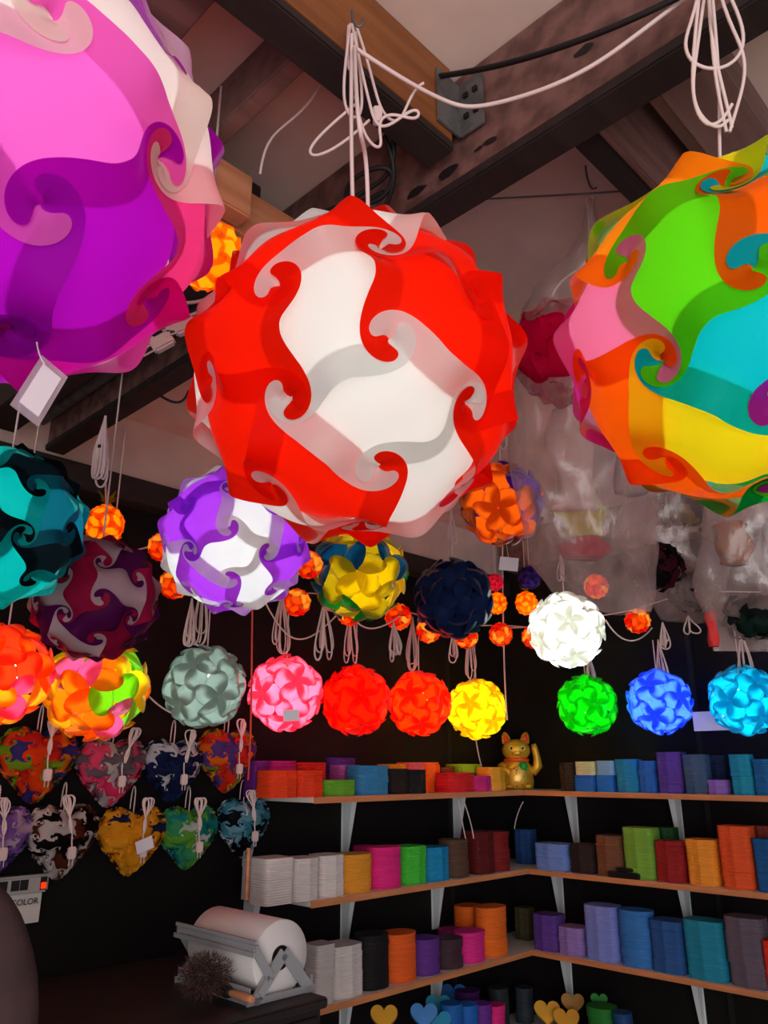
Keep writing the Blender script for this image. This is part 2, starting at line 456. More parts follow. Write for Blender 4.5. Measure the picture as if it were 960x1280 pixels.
# joist A parallel to the left wall, ends at the beam
bA = thing('roof_joist', 'orange brown joist with black underside above the red and white lamp', 'beam', W(-2.8, 1.57, 2.5))
rA0 = 1.54
box_lr('joist_body', -4.6, -2.26, rA0, rA0 + .05, 2.505, CEIL, WOOD_O, bA)
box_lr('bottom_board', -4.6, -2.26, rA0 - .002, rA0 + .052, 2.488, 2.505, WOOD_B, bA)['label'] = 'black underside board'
bk = thing('joist_bracket', 'grey steel bracket joining the orange brown joist to the big beam', 'bracket', W(-2.27, rA0 + .03, 2.5))
box_lr('plate', -2.30, -2.245, rA0 + .0521, rA0 + .056, 2.52, 2.62, M_METAL, bk, 0); box_lr('flange', -2.249, -2.2455, rA0 + .053, rA0 + .10, 2.52, 2.62, M_METAL, bk, 0)
for z in (2.55, 2.59):
    for r in (.07, .088):
        box_lr('screw', -2.2535, -2.249, rA0 + r - .004, rA0 + r + .004, z - .004, z + .004, M_BLK, bk, 0)
# joists beyond the beam
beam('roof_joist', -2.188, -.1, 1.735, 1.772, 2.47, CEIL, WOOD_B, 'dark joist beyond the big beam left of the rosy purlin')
beam('roof_joist', -2.188, -.1, 1.773, 1.785, 2.47, CEIL, WOOD_D, 'thin brown joist board between dark joist and rosy purlin')
bm = bmesh.new(); 
o = beam('roof_purlin', -2.188, -.1, 1.83, 1.92, 2.57, CEIL, WOOD_C, 'rosy round edged purlin above the multicoloured lamp')
# left group
beam('pale_joist', -3.6, -2.26, 1.20, 1.26, 2.44, 2.53, WOOD_P, 'pale pine joist left of the red and white lamp')
blk = beam('timber_block', -2.52, -2.42, 1.262, 1.30, 2.44, 2.52, WOOD_P, 'short pale pine block fixed to the pale joist')
beam('roof_rafter', -2.72, -2.64, .4, 1.535, 2.52, CEIL, WOOD_D, 'brown rafter behind the pink and white lamp')
beam('roof_batten', -2.50, -2.47, .4, 1.535, 2.56, CEIL, WOOD_C, 'narrow rosy batten beside the brown rafter')
beam('roof_rafter', -2.42, -2.33, .11, 1.195, 2.46, 2.62, WOOD_B, 'dark rafter beside the grey conduit on the left')
struct(box_lr('trim_5', -1.30, -1.28, 1.3, 5.1, CEIL - .004, CEIL, M_SEAMC, bev=0))
struct(box_lr('trim_6', -3.30, -3.28, 1.6, 5.1, CEIL - .004, CEIL, M_SEAMC, bev=0))
# conduit on beam
curve_c = curve('conduit_pipe', [[W(-2.27, r, 2.52) for r in (.12, .5, .9, 1.19)]], .02, M_METAL); tag(curve_c, 'grey conduit pipe on the dark beam at the left', 'pipe')

#@@SHELVES
# ================================================================ shelves
M_SHTOP = prin('white_laminate_shelf', (222, 216, 208), .5)
M_SHEDGE = prin('raw_wood_shelf_edge', (205, 132, 84), .6, 0, .2, 6, (1, 1, 10))
ZS = [1.515, 1.228, .948, .655]
SD = .26
def shelf(side, z, a0, a1, label):
    """a: distance along wall from corner"""
    if side == 'L':
        t = thing('wall_shelf', label, 'shelf', W(-(a0 + a1) / 2, SD / 2, z), None, 'wall shelves')
        box_lr('board', -a1, -a0, .001, SD - .003, z - .016, z, M_SHTOP, t, .001); box_lr('edge_strip', -a1, -a0, SD - .003, SD, z - .018, z, M_SHEDGE, t, 0)['label'] = 'raw wood front edge'
    else:
        t = thing('wall_shelf', label, 'shelf', W(-SD / 2, (a0 + a1) / 2, z), None, 'wall shelves')
        box_lr('board', -SD + .003, -.001, a0, a1, z - .016, z, M_SHTOP, t, .001); box_lr('edge_strip', -SD, -SD + .003, a0, a1, z - .018, z, M_SHEDGE, t, 0)['label'] = 'raw wood front edge'
    return t
names = ['top', 'second', 'third', 'lowest']
for i, z in enumerate(ZS):
    shelf('L', z, .0, 1.36 if i < 3 else 1.3, '%s shelf on the left wall with white board and raw wood edge' % names[i])
    shelf('R', z, SD + .002, 2.3, '%s shelf on the right wall with white board and raw wood edge' % names[i])
def bracket(side, z, a, label):
    H, D, w = .19, .055, .012
    bm = bmesh.new()
    # x across, y out from wall, z down
    bm_box(bm, -w, w, 0, .003, -H, 0); bm_box(bm, -w, w, 0, D, -.003, 0)
    for s in (-1, 1):
        vs = [bm.verts.new(p) for p in ((s * w, .003, -.003), (s * w, D, -.003), (s * w * .45, .02, -H + .005), (s * w * .45, .003, -H))]
        bm.faces.new(vs)
    a_, b_, c_, d_ = [bm.verts.new(p) for p in ((-w, D, -.003), (w, D, -.003), (w * .45, .02, -H + .005), (-w * .45, .02, -H + .005))]
    bm.faces.new((a_, b_, c_, d_))
    o = bm_obj('shelf_bracket', bm, M_WHITE)
    if side == 'L':
        c = W(-a, .001, z - .018); X, Y = DL, DR
    else:
        c = W(-.001, a, z - .018); X, Y = DR, -DL
    o.matrix_world = Matrix(((X[0], Y[0], 0, c[0]), (X[1], Y[1], 0, c[1]), (0, 0, 1, c[2]), (0, 0, 0, 1)))
    tag(o, label, 'bracket', 'shelf brackets')
wh = ['under the top', 'under the second', 'under the third']
for i in range(3):
    z = ZS[i]
    for x, lab in ((459, 'middle'), (597 if i == 0 else 572, 'corner end'), (338, 'left end')):
        a = -lr(onL(x, (1030, 1140, 1230)[i], .12))[0]
        if i == 2 and x == 338: continue
        bracket('L', z, a, 'white steel bracket %s shelf of left wall, at its %s' % (wh[i], lab))
    for x, lab in (((700, 681, 692)[i], 'near the corner'), ((832, 840, 856)[i], 'further right')):
        a = lr(onR(x, (1030, 1120, 1240)[i], .12))[1]
        bracket('R', z, a, 'white steel bracket %s shelf of right wall, %s' % (wh[i], lab))

def stack_mesh(w, d, h, kind, seed):
    rs = random.Random(seed); bm = bmesh.new()
    n = 28; lay = max(3, int(h / .0065)); rows = []
    jx = jy = 0
    sc_b = 1
    for k in range(lay + 1):
        z = h * k / lay
        if k % rs.randint(5, 9) == 0: jx, jy, sc_b = rs.uniform(-1, 1) * .0022, rs.uniform(-1, 1) * .0022, 1 + rs.uniform(-.018, .012)
        for sub in ((0,) if k == lay else (0, 1)):
            inset = (.972 if sub else 1.0) * sc_b
            zz = z + (h / lay * .55 if sub else 0)
            row = []
            for i in range(n):
                a = 2 * PI * i / n; c, s = math.cos(a), math.sin(a)
                if kind == 'round': e = 2 / 2.3
                elif kind == 'box': e = 2 / 6.0
                else: e = 2 / 3.4
                x = abs(c) ** e * (1 if c >= 0 else -1); y = abs(s) ** e * (1 if s >= 0 else -1)
                if kind == 'wave': y *= 1 + .05 * math.cos(2.2 * x * PI); x *= 1 + .02 * math.sin(3 * a)
                row.append(bm.verts.new((x * w / 2 * inset + jx, y * d / 2 * inset + jy, zz)))
            rows.append(row)
    for a, b in zip(rows, rows[1:]):
        for i in range(n): bm.faces.new((a[i], a[(i + 1) % n], b[(i + 1) % n], b[i]))
    bm.faces.new(rows[0][::-1]); bm.faces.new(rows[-1])
    return bm
def stack(side, si, x0, x1, yt, rgb, label, row=0, kind='wave', zb=None, group=None, dd=None):
    """stack of cut plastic sheets; row 0 at the shelf front, 1 and 2 behind"""
    off = SD - .015 - row * .105
    z = ZS[si] if zb is None else zb
    on = onL if side == 'L' else onR
    ym = yt + 20
    pa, pb = on(x0, ym, off), on(x1, ym, off)
    w = float(np.linalg.norm((pb - pa)[:2]))
    h = float(on((x0 + x1) / 2, yt, off)[2]) - z
    if h < .012: h = .012
    d = dd or min(.098, max(.07, w * .9))
    bm = stack_mesh(w * .985, d, h, kind, hash(label) % 9999 if False else len(label) * 31 + int(x0))
    m = prin('matte_plastic_sheets', rgb, .65, 0, .12, 14, (1, 1, 18), spec=.25)
    o = bm_obj('sheet_stack', bm, m)
    l, r = lr((pa + pb) / 2)
    if side == 'L': c = W(l, off - d / 2, z + .0003); X, Y = DL, DR
    else: c = W(-(off - d / 2), r, z + .0003); X, Y = DR, -DL
    o.matrix_world = Matrix(((X[0], Y[0], 0, c[0]), (X[1], Y[1], 0, c[1]), (0, 0, 1, c[2]), (0, 0, 0, 1)))
    tag(o, label, 'sheet stack', group or ('sheet stacks on the %s shelf' % names[si]))
    return o, z + h
S = stack
ORG, RED, GRN, PUR, PNK, YEL, WHT, BLK, BRN = (225, 88, 28), (190, 34, 24), (92, 170, 40), (104, 50, 140), (226, 40, 140), (240, 165, 40), (225, 216, 212), (26, 22, 24), (96, 66, 48)
# left wall, top shelf
S('L', 0, 318, 338, 951, (96, 30, 120), 'tall purple sheet stack at the left end of the left top shelf', 1)
S('L', 0, 339, 374, 951, (160, 30, 120), 'magenta purple sheet stack behind the wide red orange stack, left top shelf', 1)
S('L', 0, 340, 376, 963, (226, 66, 24), 'red orange sheet stack, left half of the wide pair on the left top shelf')
S('L', 0, 376, 409, 963, (220, 60, 24), 'red orange sheet stack touching the low green stack on the left top shelf')
S('L', 0, 376, 413, 953, (196, 40, 30), 'red sheet stack peeping behind the red orange stacks', 1)
S('L', 0, 410, 450, 975, (96, 168, 46), 'low green sheet stack between orange and teal blue, left top shelf')
S('L', 0, 415, 449, 947, (84, 50, 150), 'violet blue sheet stack at the back above the low green stack', 2)
S('L', 0, 428, 453, 956, (150, 90, 170), 'mauve sheet stack behind the low green and teal blue stacks', 1)
S('L', 0, 452, 491, 957, (44, 130, 180), 'teal blue sheet stack between low green and black, left top shelf')
S('L', 0, 489, 512, 955, (220, 170, 40), 'yellow sheet stack peeping behind the black stack, left top shelf', 1)
S('L', 0, 512, 534, 953, (228, 110, 110), 'salmon sheet stack peeping behind the black stack, left top shelf', 1)
S('L', 0, 491, 514, 961, BLK, 'black sheet stack next to the teal blue stack, left top shelf')
S('L', 0, 514, 537, 962, (20, 18, 22), 'black sheet stack next to the orange stack, left top shelf')
S('L', 0, 535, 553, 953, (240, 110, 30), 'tall bright orange sheet stack right of the black stacks, left top shelf', 1)
S('L', 0, 554, 572, 959, (110, 48, 30), 'brown sheet stack right of the tall bright orange stack, left top shelf', 1)
S('L', 0, 564, 597, 966, (205, 34, 40), 'low red sheet stack in front of brown one, left top shelf')
S('L', 0, 576, 606, 955, (150, 190, 40), 'lime green sheet stack at the back near the gold cat', 1)
S('L', 0, 597, 619, 970, (200, 40, 130), 'low magenta sheet stack between low red and yellow stacks')
S('L', 0, 616, 636, 959, (224, 160, 50), 'golden yellow sheet stack beside the gold cat')
# left wall, second shelf
S('L', 1, 318, 345, 1074, (205, 198, 196), 'white sheet stack partly hidden at far left of left second shelf', 1, 'box')
S('L', 1, 334, 370, 1073, WHT, 'leftmost front white sheet stack on the left second shelf', 0, 'box')
S('L', 1, 371, 403, 1073, (218, 210, 206), 'middle white sheet stack of the three on the left second shelf')
S('L', 1, 404, 434, 1069, (222, 214, 210), 'white sheet stack next to the golden yellow stack')
S('L', 1, 435, 473, 1068, (226, 152, 46), 'golden yellow sheet stack on the left second shelf', 0, 'round')
S('L', 1, 456, 478, 1058, (190, 26, 110), 'dark pink sheet stack behind the golden yellow stack', 1)
S('L', 1, 474, 509, 1059, (226, 40, 130), 'hot pink sheet stack on the left second shelf', 0, 'round')
S('L', 1, 510, 538, 1058, (70, 195, 60), 'bright green sheet stack between pink and blue stacks')
S('L', 1, 539, 566, 1059, (28, 140, 190), 'sky blue sheet stack between bright green and brown stacks')
S('L', 1, 567, 593, 1050, (92, 66, 52), 'greyish brown sheet stack left of the maroon stacks', 0, 'round')
S('L', 1, 598, 622, 1040, (96, 22, 22), 'darker maroon sheet stack on the left second shelf', 0)
S('L', 1, 622, 643, 1040, (126, 26, 26), 'redder maroon sheet stack near the shelf corner', 0, 'round')
# left wall, third shelf
S('L', 2, 396, 420, 1181, (200, 194, 190), 'off-white sheet stack beside the paper roll stand, left third shelf', 0, 'box')
S('L', 2, 421, 459, 1182, (216, 208, 204), 'white sheet stack left of the tall black stack', 0, 'wave')
S('L', 2, 460, 494, 1169, (26, 22, 26), 'tall black sheet stack on the left third shelf', 0, 'round')
S('L', 2, 495, 528, 1167, (232, 98, 34), 'orange sheet stack right of the tall black stack', 0, 'round')
S('L', 2, 529, 557, 1174, (98, 52, 140), 'purple sheet stack on the left third shelf', 0, 'round')
S('L', 2, 559, 586, 1174, (68, 46, 54), 'dark plum brown sheet stack on the left third shelf', 0, 'round')
S('L', 2, 566, 590, 1163, (176, 30, 110), 'dark magenta sheet stack behind the dark plum brown stack', 1, 'round')
S('L', 2, 587, 614, 1165, (226, 44, 140), 'magenta sheet stack left of the leaning orange stack', 0, 'round')
S('L', 2, 586, 611, 1133, (226, 104, 30), 'tall orange sheet stack behind the magenta stack', 1, 'round')
S('L', 2, 613, 641, 1134, (236, 112, 34), 'tall orange sheet stack at front near the shelf corner', 0, 'round')
# right wall, top shelf
S('R', 0, 698, 716, 953, (48, 34, 28), 'dark brown sheet stack right of the gold cat')
o, zt = S('R', 0, 717, 743, 969, (36, 104, 190), 'blue sheet stack under the cream one, right top shelf', 0, 'box')
S('R', 0, 717, 743, 952, (214, 208, 160), 'cream sheet stack lying on the blue one', 0, 'box', zt)
o, zt = S('R', 0, 744, 766, 969, (40, 112, 196), 'blue sheet stack under the pale blue one, right top shelf', 0, 'box')
S('R', 0, 744, 766, 951, (130, 176, 214), 'pale blue sheet stack lying beside the cream one', 0, 'box', zt)
S('R', 0, 767, 795, 949, (34, 130, 176), 'teal blue sheet stack right of the pale blue one, right top shelf')
S('R', 0, 796, 817, 951, (40, 100, 176), 'medium blue sheet stack left of tall purple stack')
S('R', 0, 818, 850, 940, (90, 60, 150), 'tall purple sheet stack on the right top shelf')
S('R', 0, 851, 881, 943, (62, 84, 112), 'slate blue sheet stack right of the tall purple one')
S('R', 0, 884, 906, 944, (30, 40, 62), 'dark navy sheet stack behind the low lilac stack', 1)
S('R', 0, 883, 909, 975, (136, 100, 180), 'low lilac sheet stack on the right top shelf')
S('R', 0, 910, 938, 943, (28, 140, 170), 'turquoise sheet stack on right top shelf near photo edge')
S('R', 0, 939, 972, 949, (24, 96, 150), 'ocean blue sheet stack cut by photo edge, right top shelf')
# right wall, second shelf
S('R', 1, 641, 662, 1037, (34, 74, 130), 'navy blue sheet stack in the corner beside maroon', 1)
S('R', 1, 665, 707, 1055, (112, 144, 214), 'light blue sheet stack nearest the corner on the right second shelf')
S('R', 1, 709, 740, 1056, (46, 34, 34), 'black brown sheet stack between light blue and brown')
S('R', 1, 741, 774, 1045, (116, 74, 52), 'brown sheet stack behind the small black box')
S('R', 1, 775, 814, 1035, (120, 170, 62), 'tall leaf green sheet stack on the right second shelf')
S('R', 1, 818, 842, 1035, (34, 84, 40), 'dark green sheet stack behind the dark red one', 1)
S('R', 1, 816, 853, 1052, (150, 32, 34), 'dark red sheet stack right of tall leaf green')
S('R', 1, 854, 893, 1050, (240, 150, 48), 'yellow orange sheet stack on the right second shelf')
S('R', 1, 894, 935, 1033, (226, 86, 40), 'tall red orange sheet stack on the right second shelf')
S('R', 1, 938, 962, 1033, (130, 50, 34), 'rust brown sheet stack behind tall red orange one', 1)
S('R', 1, 938, 984, 1050, (26, 92, 150), 'blue sheet stack cut by the photo edge, right second shelf')
# right wall, third shelf
S('R', 2, 641, 660, 1135, (74, 66, 40), 'olive sheet stack in the corner of the third shelf', 1)
S('R', 2, 662, 693, 1144, (96, 62, 150), 'purple sheet stack on the right third shelf')
S('R', 2, 694, 725, 1160, (148, 122, 190), 'lilac low sheet stack on the right third shelf')
S('R', 2, 726, 766, 1133, (128, 142, 214), 'tall periwinkle sheet stack on the right third shelf')
S('R', 2, 767, 808, 1139, (58, 124, 194), 'tall cornflower blue sheet stack on the right third shelf', 0, 'round')
S('R', 2, 809, 850, 1152, (44, 88, 150), 'denim blue sheet stack on the right third shelf')
S('R', 2, 851, 901, 1152, (32, 136, 164), 'wide turquoise sheet stack on the right third shelf')
S('R', 2, 902, 951, 1148, (100, 88, 102), 'grey mauve sheet stack on the right third shelf')
S('R', 2, 952, 984, 1178, (214, 50, 34), 'bright red sheet stack cut by the photo edge')
# lowest shelf: heart cut pieces and round stacks
def heart_stack(side, cx, cy, wpx, rgb, label, row=0, tilt=.0, hh=.02):
    on = onL if side == 'L' else onR
    off = SD - .05 - row * .08
    q = on(cx, cy, off); w = wpx * proj(q)[2] / FP
    bm = bmesh.new(); n = 40; ring = []
    for i in range(n):
        a = 2 * PI * i / n
        ring.append((16 * math.sin(a) ** 3 / 34 * w, (13 * math.cos(a) - 5 * math.cos(2 * a) - 2 * math.cos(3 * a) - math.cos(4 * a)) / 34 * w))
    H = max(.03, float(q[2]) - ZS[3])
    top = [bm.verts.new((x, y, 0)) for x, y in ring]; bot = [bm.verts.new((x, y, -hh)) for x, y in ring]
    bm.faces.new(top); bm.faces.new(bot[::-1])
    for i in range(n): bm.faces.new((top[i], bot[i], bot[(i + 1) % n], top[(i + 1) % n]))
    o = bm_obj('heart_piece_stack', bm, prin('matte_plastic_sheets', rgb, .6, 0, .1, 14, (1, 1, 18)))
    d = CAM - q; yaw = math.atan2(d[1], d[0]) + PI / 2
    o.matrix_world = Matrix.Translation(Vector(q)) @ Matrix.Rotation(yaw, 4, 'Z') @ Matrix.Rotation(R_(58) + tilt, 4, 'X')
    tag(o, label, 'heart pieces', 'heart shaped pieces on the lowest shelf'); return o
S('L', 3, 566, 584, 1256, (30, 100, 180), 'blue round sheet stack left of another blue one, lowest shelf', 0, 'round')
S('L', 3, 585, 603, 1257, (34, 104, 190), 'blue round sheet stack beside the purple one, lowest shelf', 0, 'round')
S('L', 3, 604, 620, 1256, (110, 50, 150), 'purple round sheet stack on the lowest shelf', 0, 'round')
S('L', 3, 621, 637, 1257, (230, 40, 130), 'hot pink round sheet stack on the lowest shelf', 0, 'round')
S('L', 3, 625, 641, 1236, (44, 52, 58), 'dark grey round stack behind the hot pink one', 1, 'round')
S('R', 3, 640, 658, 1236, (52, 62, 70), 'dark grey round stack in the corner, lowest shelf', 1, 'round')
S('L', 3, 586, 606, 1240, (74, 24, 100), 'dark purple round sheet stack at the back, lowest shelf', 1, 'round')
S('R', 3, 728, 762, 1261, (40, 130, 50), 'green round sheet stack right of the yellow hearts', 0, 'round')
S('R', 3, 763, 784, 1268, (28, 70, 120), 'dark blue round stack right of the green one', 0, 'round')
heart_stack('L', 480, 1270, 36, (222, 160, 40), 'yellow heart pieces at the left of the lowest shelf', 0)
heart_stack('L', 530, 1268, 36, (74, 140, 210), 'pale blue heart pieces on the lowest shelf', 0)
heart_stack('L', 548, 1257, 34, (40, 160, 190), 'turquoise heart pieces behind the pale blue ones', 1)
heart_stack('L', 567, 1243, 34, (24, 96, 170), 'deep blue heart pieces behind the turquoise ones', 2)
heart_stack('L', 548, 1277, 34, (36, 150, 190), 'cyan heart pieces lying lowest beside pale blue ones', 0)
heart_stack('R', 684, 1264, 34, (226, 170, 50), 'yellow heart pieces standing on the lowest right shelf', 0)
heart_stack('R', 708, 1274, 34, (214, 156, 40), 'yellow heart pieces lying right of the standing ones', 0)
heart_stack('R', 716, 1254, 30, (170, 124, 40), 'ochre heart pieces behind the green stack', 1, .3)
heart_stack('R', 749, 1251, 22, (30, 140, 50), 'green heart pieces standing up on the lowest right shelf', 1, .5)

#@@PROPS
# small black box on right second shelf
q = onR(780, 1090, SD - .01); l_, r_ = lr(q)
t = thing('black_tape_dispenser', 'small black tape dispenser lying at the edge of the right second shelf', 'tape dispenser', W(-SD + .03, r_, ZS[1]))
box_lr('body', -SD - .002, -SD + .045, r_ - .06, r_ + .06, ZS[1] + .0005, ZS[1] + .020, prin('black_plastic', (20, 18, 18), .4), t, .003)
box_lr('ridge', -SD + .005, -SD + .035, r_ - .03, r_ + .035, ZS[1] + .022, ZS[1] + .034, prin('black_plastic', (20, 18, 18), .4), t, .004)

# beckoning cat figurine
def cat_figure():
    q = on_pl(640, 984, W(-.15, .15), np.array([0, 1., 0])); base = W(-.16, .19, ZS[0] + .0005)
    base = W(-.125, .135, ZS[0] + .0005)
    H = .245
    yaw = math.atan2((CAM - base)[1], (CAM - base)[0]) + PI / 2 + .1
    gold = prin('gold_glaze', (222, 170, 50), .3, .35, 0); goldk = gold
    t = thing('cat_figurine', 'golden beckoning cat figurine with raised paw in the shelf corner', 'figurine', base, (0, 0, yaw))
    k = H / 1.0
    bm = bmesh.new()   # body in local coordinates, -y is the front
    lathe(bm, [(.20, 0), (.27, .02), (.29, .12), (.27, .28), (.22, .42), (.17, .50)], 28, Matrix.Diagonal((k, k * .85, k, 1)))
    for s in (-1, 1): ico(bm, 1, 2, Matrix.Translation((s * .15 * k, -.20 * k, .05 * k)) @ Matrix.Diagonal((.09 * k, .12 * k, .05 * k, 1)))
    bm_obj('body', bm, gold, t, True)
    bm = bmesh.new(); ico(bm, 1, 3, Matrix.Translation((0, -.02 * k, .64 * k)) @ Matrix.Diagonal((.245 * k, .20 * k, .19 * k, 1)))
    ico(bm, 1, 2, Matrix.Translation((0, -.19 * k, .59 * k)) @ Matrix.Diagonal((.09 * k, .05 * k, .05 * k, 1)))
    hd = bm_obj('head', bm, gold, t, True)
    for s in (-1, 1):
        M = Matrix.Translation((s * .15 * k, 0, .76 * k)) @ Matrix.Rotation(s * .22, 4, 'Y')
        bm = bmesh.new(); lathe(bm, [(.085 * k, 0), (.08 * k, .07 * k), (.06 * k, .14 * k), (.02 * k, .19 * k)], 16, M @ Matrix.Diagonal((1, .55, 1, 1))); bm_obj('ear', bm, gold, hd, True)
        bm = bmesh.new(); lathe(bm, [(.055 * k, .01 * k), (.05 * k, .07 * k), (.035 * k, .12 * k), (.01 * k, .155 * k)], 16, Matrix.Translation((0, -.025 * k, 0)) @ M @ Matrix.Diagonal((1, .5, 1, 1))); bm_obj('inner_ear', bm, prin('red_paint', (214, 60, 20), .4), hd, True)
        bm = bmesh.new(); ico(bm, 1, 2, Matrix.Translation((s * .10 * k, -.185 * k, .67 * k)) @ Matrix.Diagonal((.045 * k, .02 * k, .045 * k, 1))); bm_obj('eye', bm, prin('cream_paint', (240, 225, 130), .4), hd, True)
        bm = bmesh.new(); ico(bm, 1, 2, Matrix.Translation((s * .10 * k, -.203 * k, .67 * k)) @ Matrix.Diagonal((.02 * k, .01 * k, .024 * k, 1))); bm_obj('pupil', bm, M_BLK, hd, True)
    bm = bmesh.new(); ico(bm, .022 * k, 2, Matrix.Translation((0, -.24 * k, .615 * k))); bm_obj('nose', bm, prin('cream_paint', (240, 225, 130), .4), hd, True)
    bm = bmesh.new(); lathe(bm, [(.20 * k, .44 * k), (.225 * k, .47 * k), (.21 * k, .50 * k), (.17 * k, .515 * k)], 24, Matrix.Diagonal((1, .9, 1, 1))); bm_obj('collar', bm, prin('orange_red_paint', (216, 80, 30), .4), t, True)
    bm = bmesh.new(); ico(bm, 1, 2, Matrix.Translation((.09 * k, -.20 * k, .37 * k)) @ Matrix.Diagonal((.08 * k, .06 * k, .085 * k, 1))); bm_obj('green_bib', bm, prin('green_paint', (10, 150, 60), .35), t, True)
    # oval coin plate with painted strokes
    bm = bmesh.new(); ico(bm, 1, 3, Matrix.Translation((-.01 * k, -.205 * k, .2 * k)) @ Matrix.Rotation(.35, 4, 'Y') @ Matrix.Diagonal((.15 * k, .06 * k, .19 * k, 1))); pl = bm_obj('coin_plate', bm, prin('pale_gold', (236, 190, 90), .3, .3), t, True)
    bm = bmesh.new(); rs = random.Random(3)
    for i in range(16):
        u, v = rs.uniform(-.09, .09), rs.uniform(-.13, .13)
        M = Matrix.Translation(((-.01 + u) * k, -.262 * k + abs(u) * .2 * k + abs(v) * .14 * k, (.2 + v) * k)) @ Matrix.Rotation(rs.choice([.35, .35 + PI / 2, 1.0]), 4, 'Y')
        bm_box(bm, -.008 * k, .008 * k, -.006 * k, .006 * k, -.035 * k, .035 * k, M)
    bm_obj('painted_strokes', bm, M_BLK, pl)
    # lowered paw
    def limb(name, pts, rad):
        bm = bmesh.new(); cs = []
        for p, r in zip(pts, rad):
            cs.append((Vector(p) * k, r * k))
        n = 12; rows = []
        for i, (c, r) in enumerate(cs):
            d = (cs[min(i + 1, len(cs) - 1)][0] - cs[max(i - 1, 0)][0]).normalized(); a = d.orthogonal().normalized(); b = d.cross(a)
            if rows:
                pa = last; a = (pa - d * pa.dot(d)).normalized(); b = d.cross(a)
            last = a
            rows.append([bm.verts.new(c + (a * math.cos(2 * PI * j / n) + b * math.sin(2 * PI * j / n)) * r) for j in range(n)])
        for A_, B_ in zip(rows, rows[1:]):
            for j in range(n): bm.faces.new((A_[j], A_[(j + 1) % n], B_[(j + 1) % n], B_[j]))
        bm.faces.new(rows[0]); bm.faces.new(rows[-1])
        return bm_obj(name, bm, gold, t, True)
    limb('front_paw', [(-.2, -.02, .42), (-.27, -.08, .36), (-.25, -.16, .30), (-.16, -.22, .28), (-.12, -.24, .28)], [.05, .075, .07, .06, .03])
    limb('raised_paw', [(.2, 0, .36), (.30, -.04, .30), (.36, -.05, .38), (.35, -.05, .52), (.32, -.06, .66), (.30, -.07, .74)], [.05, .085, .085, .065, .055, .045])
cat_figure()

# dark cabinet along the left wall and what stands on it
ZC = 1.10
q = on_z(411, 1246, ZC); lc, rc = lr(q)
M_CAB = prin('black_brown_cabinet', (40, 32, 32), .55, 0, .3, 5)
t = thing('low_cabinet', 'black brown cabinet under the heart lamps carrying the paper roll', 'cabinet', W(lc - .6, rc / 2, 0))
box_lr('body', lc - .86, lc - .012, .02, rc - .012, 0.0, ZC - .022, M_CAB, t); box_lr('top', lc - .86, lc, .015, rc, ZC - .022, ZC, M_CAB, t, .004)
for i in range(2): 
    box_lr('drawer_front', lc - .43 - .41 * i + .01, lc - .03 - .41 * i, rc - .012, rc - .002, ZC - .22, ZC - .035, M_CAB, t, .002)
    box_lr('door', lc - .43 - .41 * i + .01, lc - .03 - .41 * i, rc - .012, rc - .002, .05, ZC - .235, M_CAB, t, .002)

# paper roll in its steel stand; axis along DR
qc = None
r_end = rc - .075
qe = on_pl(351, 1197, W(0, r_end), DR); l_roll = lr(qe)[0]; zr = float(qe[2])
RR = 46 * proj(qe)[2] / FP * .93; LEN = .27
t = thing('paper_roll', 'large roll of white paper on a grey steel cutter stand', 'paper roll', W(l_roll, r_end - LEN / 2, zr))
M_PAP = prin('white_kraft_paper', (220, 216, 214), .85, 0, 0)
bm = bmesh.new(); Mr = Matrix(((DL[0], 0, DR[0], 0), (DL[1], 0, DR[1], 0), (0, 1, 0, 0), (0, 0, 0, 1)))
lathe(bm, [(.026, -LEN / 2), (RR * .985, -LEN / 2), (RR, -LEN / 2 + .002), (RR, LEN / 2 - .002), (RR * .985, LEN / 2), (.026, LEN / 2)], 64)
for f in list(bm.faces):
    if len(f.verts) > 4: bm.faces.remove(f)
bmesh.ops.transform(bm, matrix=Mr, verts=bm.verts)
bm_obj('roll', bm, M_PAP, t)
bm = bmesh.new(); lathe(bm, [(.025, -LEN / 2 + .003), (.025, LEN / 2 - .003)], 24); bmesh.ops.transform(bm, matrix=Mr, verts=bm.verts); bm_obj('core', bm, M_BLK, t)
st = thing('roll_stand', 'grey steel cutter stand holding the white paper roll', 'stand', W(l_roll, r_end - LEN / 2, ZC))
M_ST = prin('grey_enamel_steel', (168, 170, 174), .4, .2)
def plate_between(bm, p, q, wdt, thk, n):
    p, q, n = Vector(p), Vector(q), Vector(n); d = (q - p).normalized(); s = d.cross(n).normalized()
    vs = []
    for c in (p, q):
        for a in (-1, 1):
            for b in (-1, 1): vs.append(bm.verts.new(c + s * wdt / 2 * a + n * thk / 2 * b))
    for f in ((0, 1, 3, 2), (4, 6, 7, 5), (0, 4, 5, 1), (2, 3, 7, 6), (0, 2, 6, 4), (1, 5, 7, 3)): bm.faces.new([vs[i] for i in f])
hz = zr - ZC
for r_ in (r_end + .012, r_end - LEN - .012):
    bm = bmesh.new()
    apex = W(l_roll, r_, zr + .012)
    for s in (-1, 1):
        plate_between(bm, apex, W(l_roll + s * .082, r_, ZC + .004), .026, .006, DR)
    plate_between(bm, W(l_roll - .1, r_, ZC + .008), W(l_roll + .1, r_, ZC + .008), .014, .006, DR)
    adopt(bm_obj('a_frame', bm, M_ST), st)
bm = bmesh.new(); plate_between(bm, W(l_roll - .092, r_end - LEN - .01, ZC + .018), W(l_roll - .092, r_end + .01, ZC + .018), .034, .005, -DL); adopt(bm_obj('cross_bar', bm, M_ST), st)
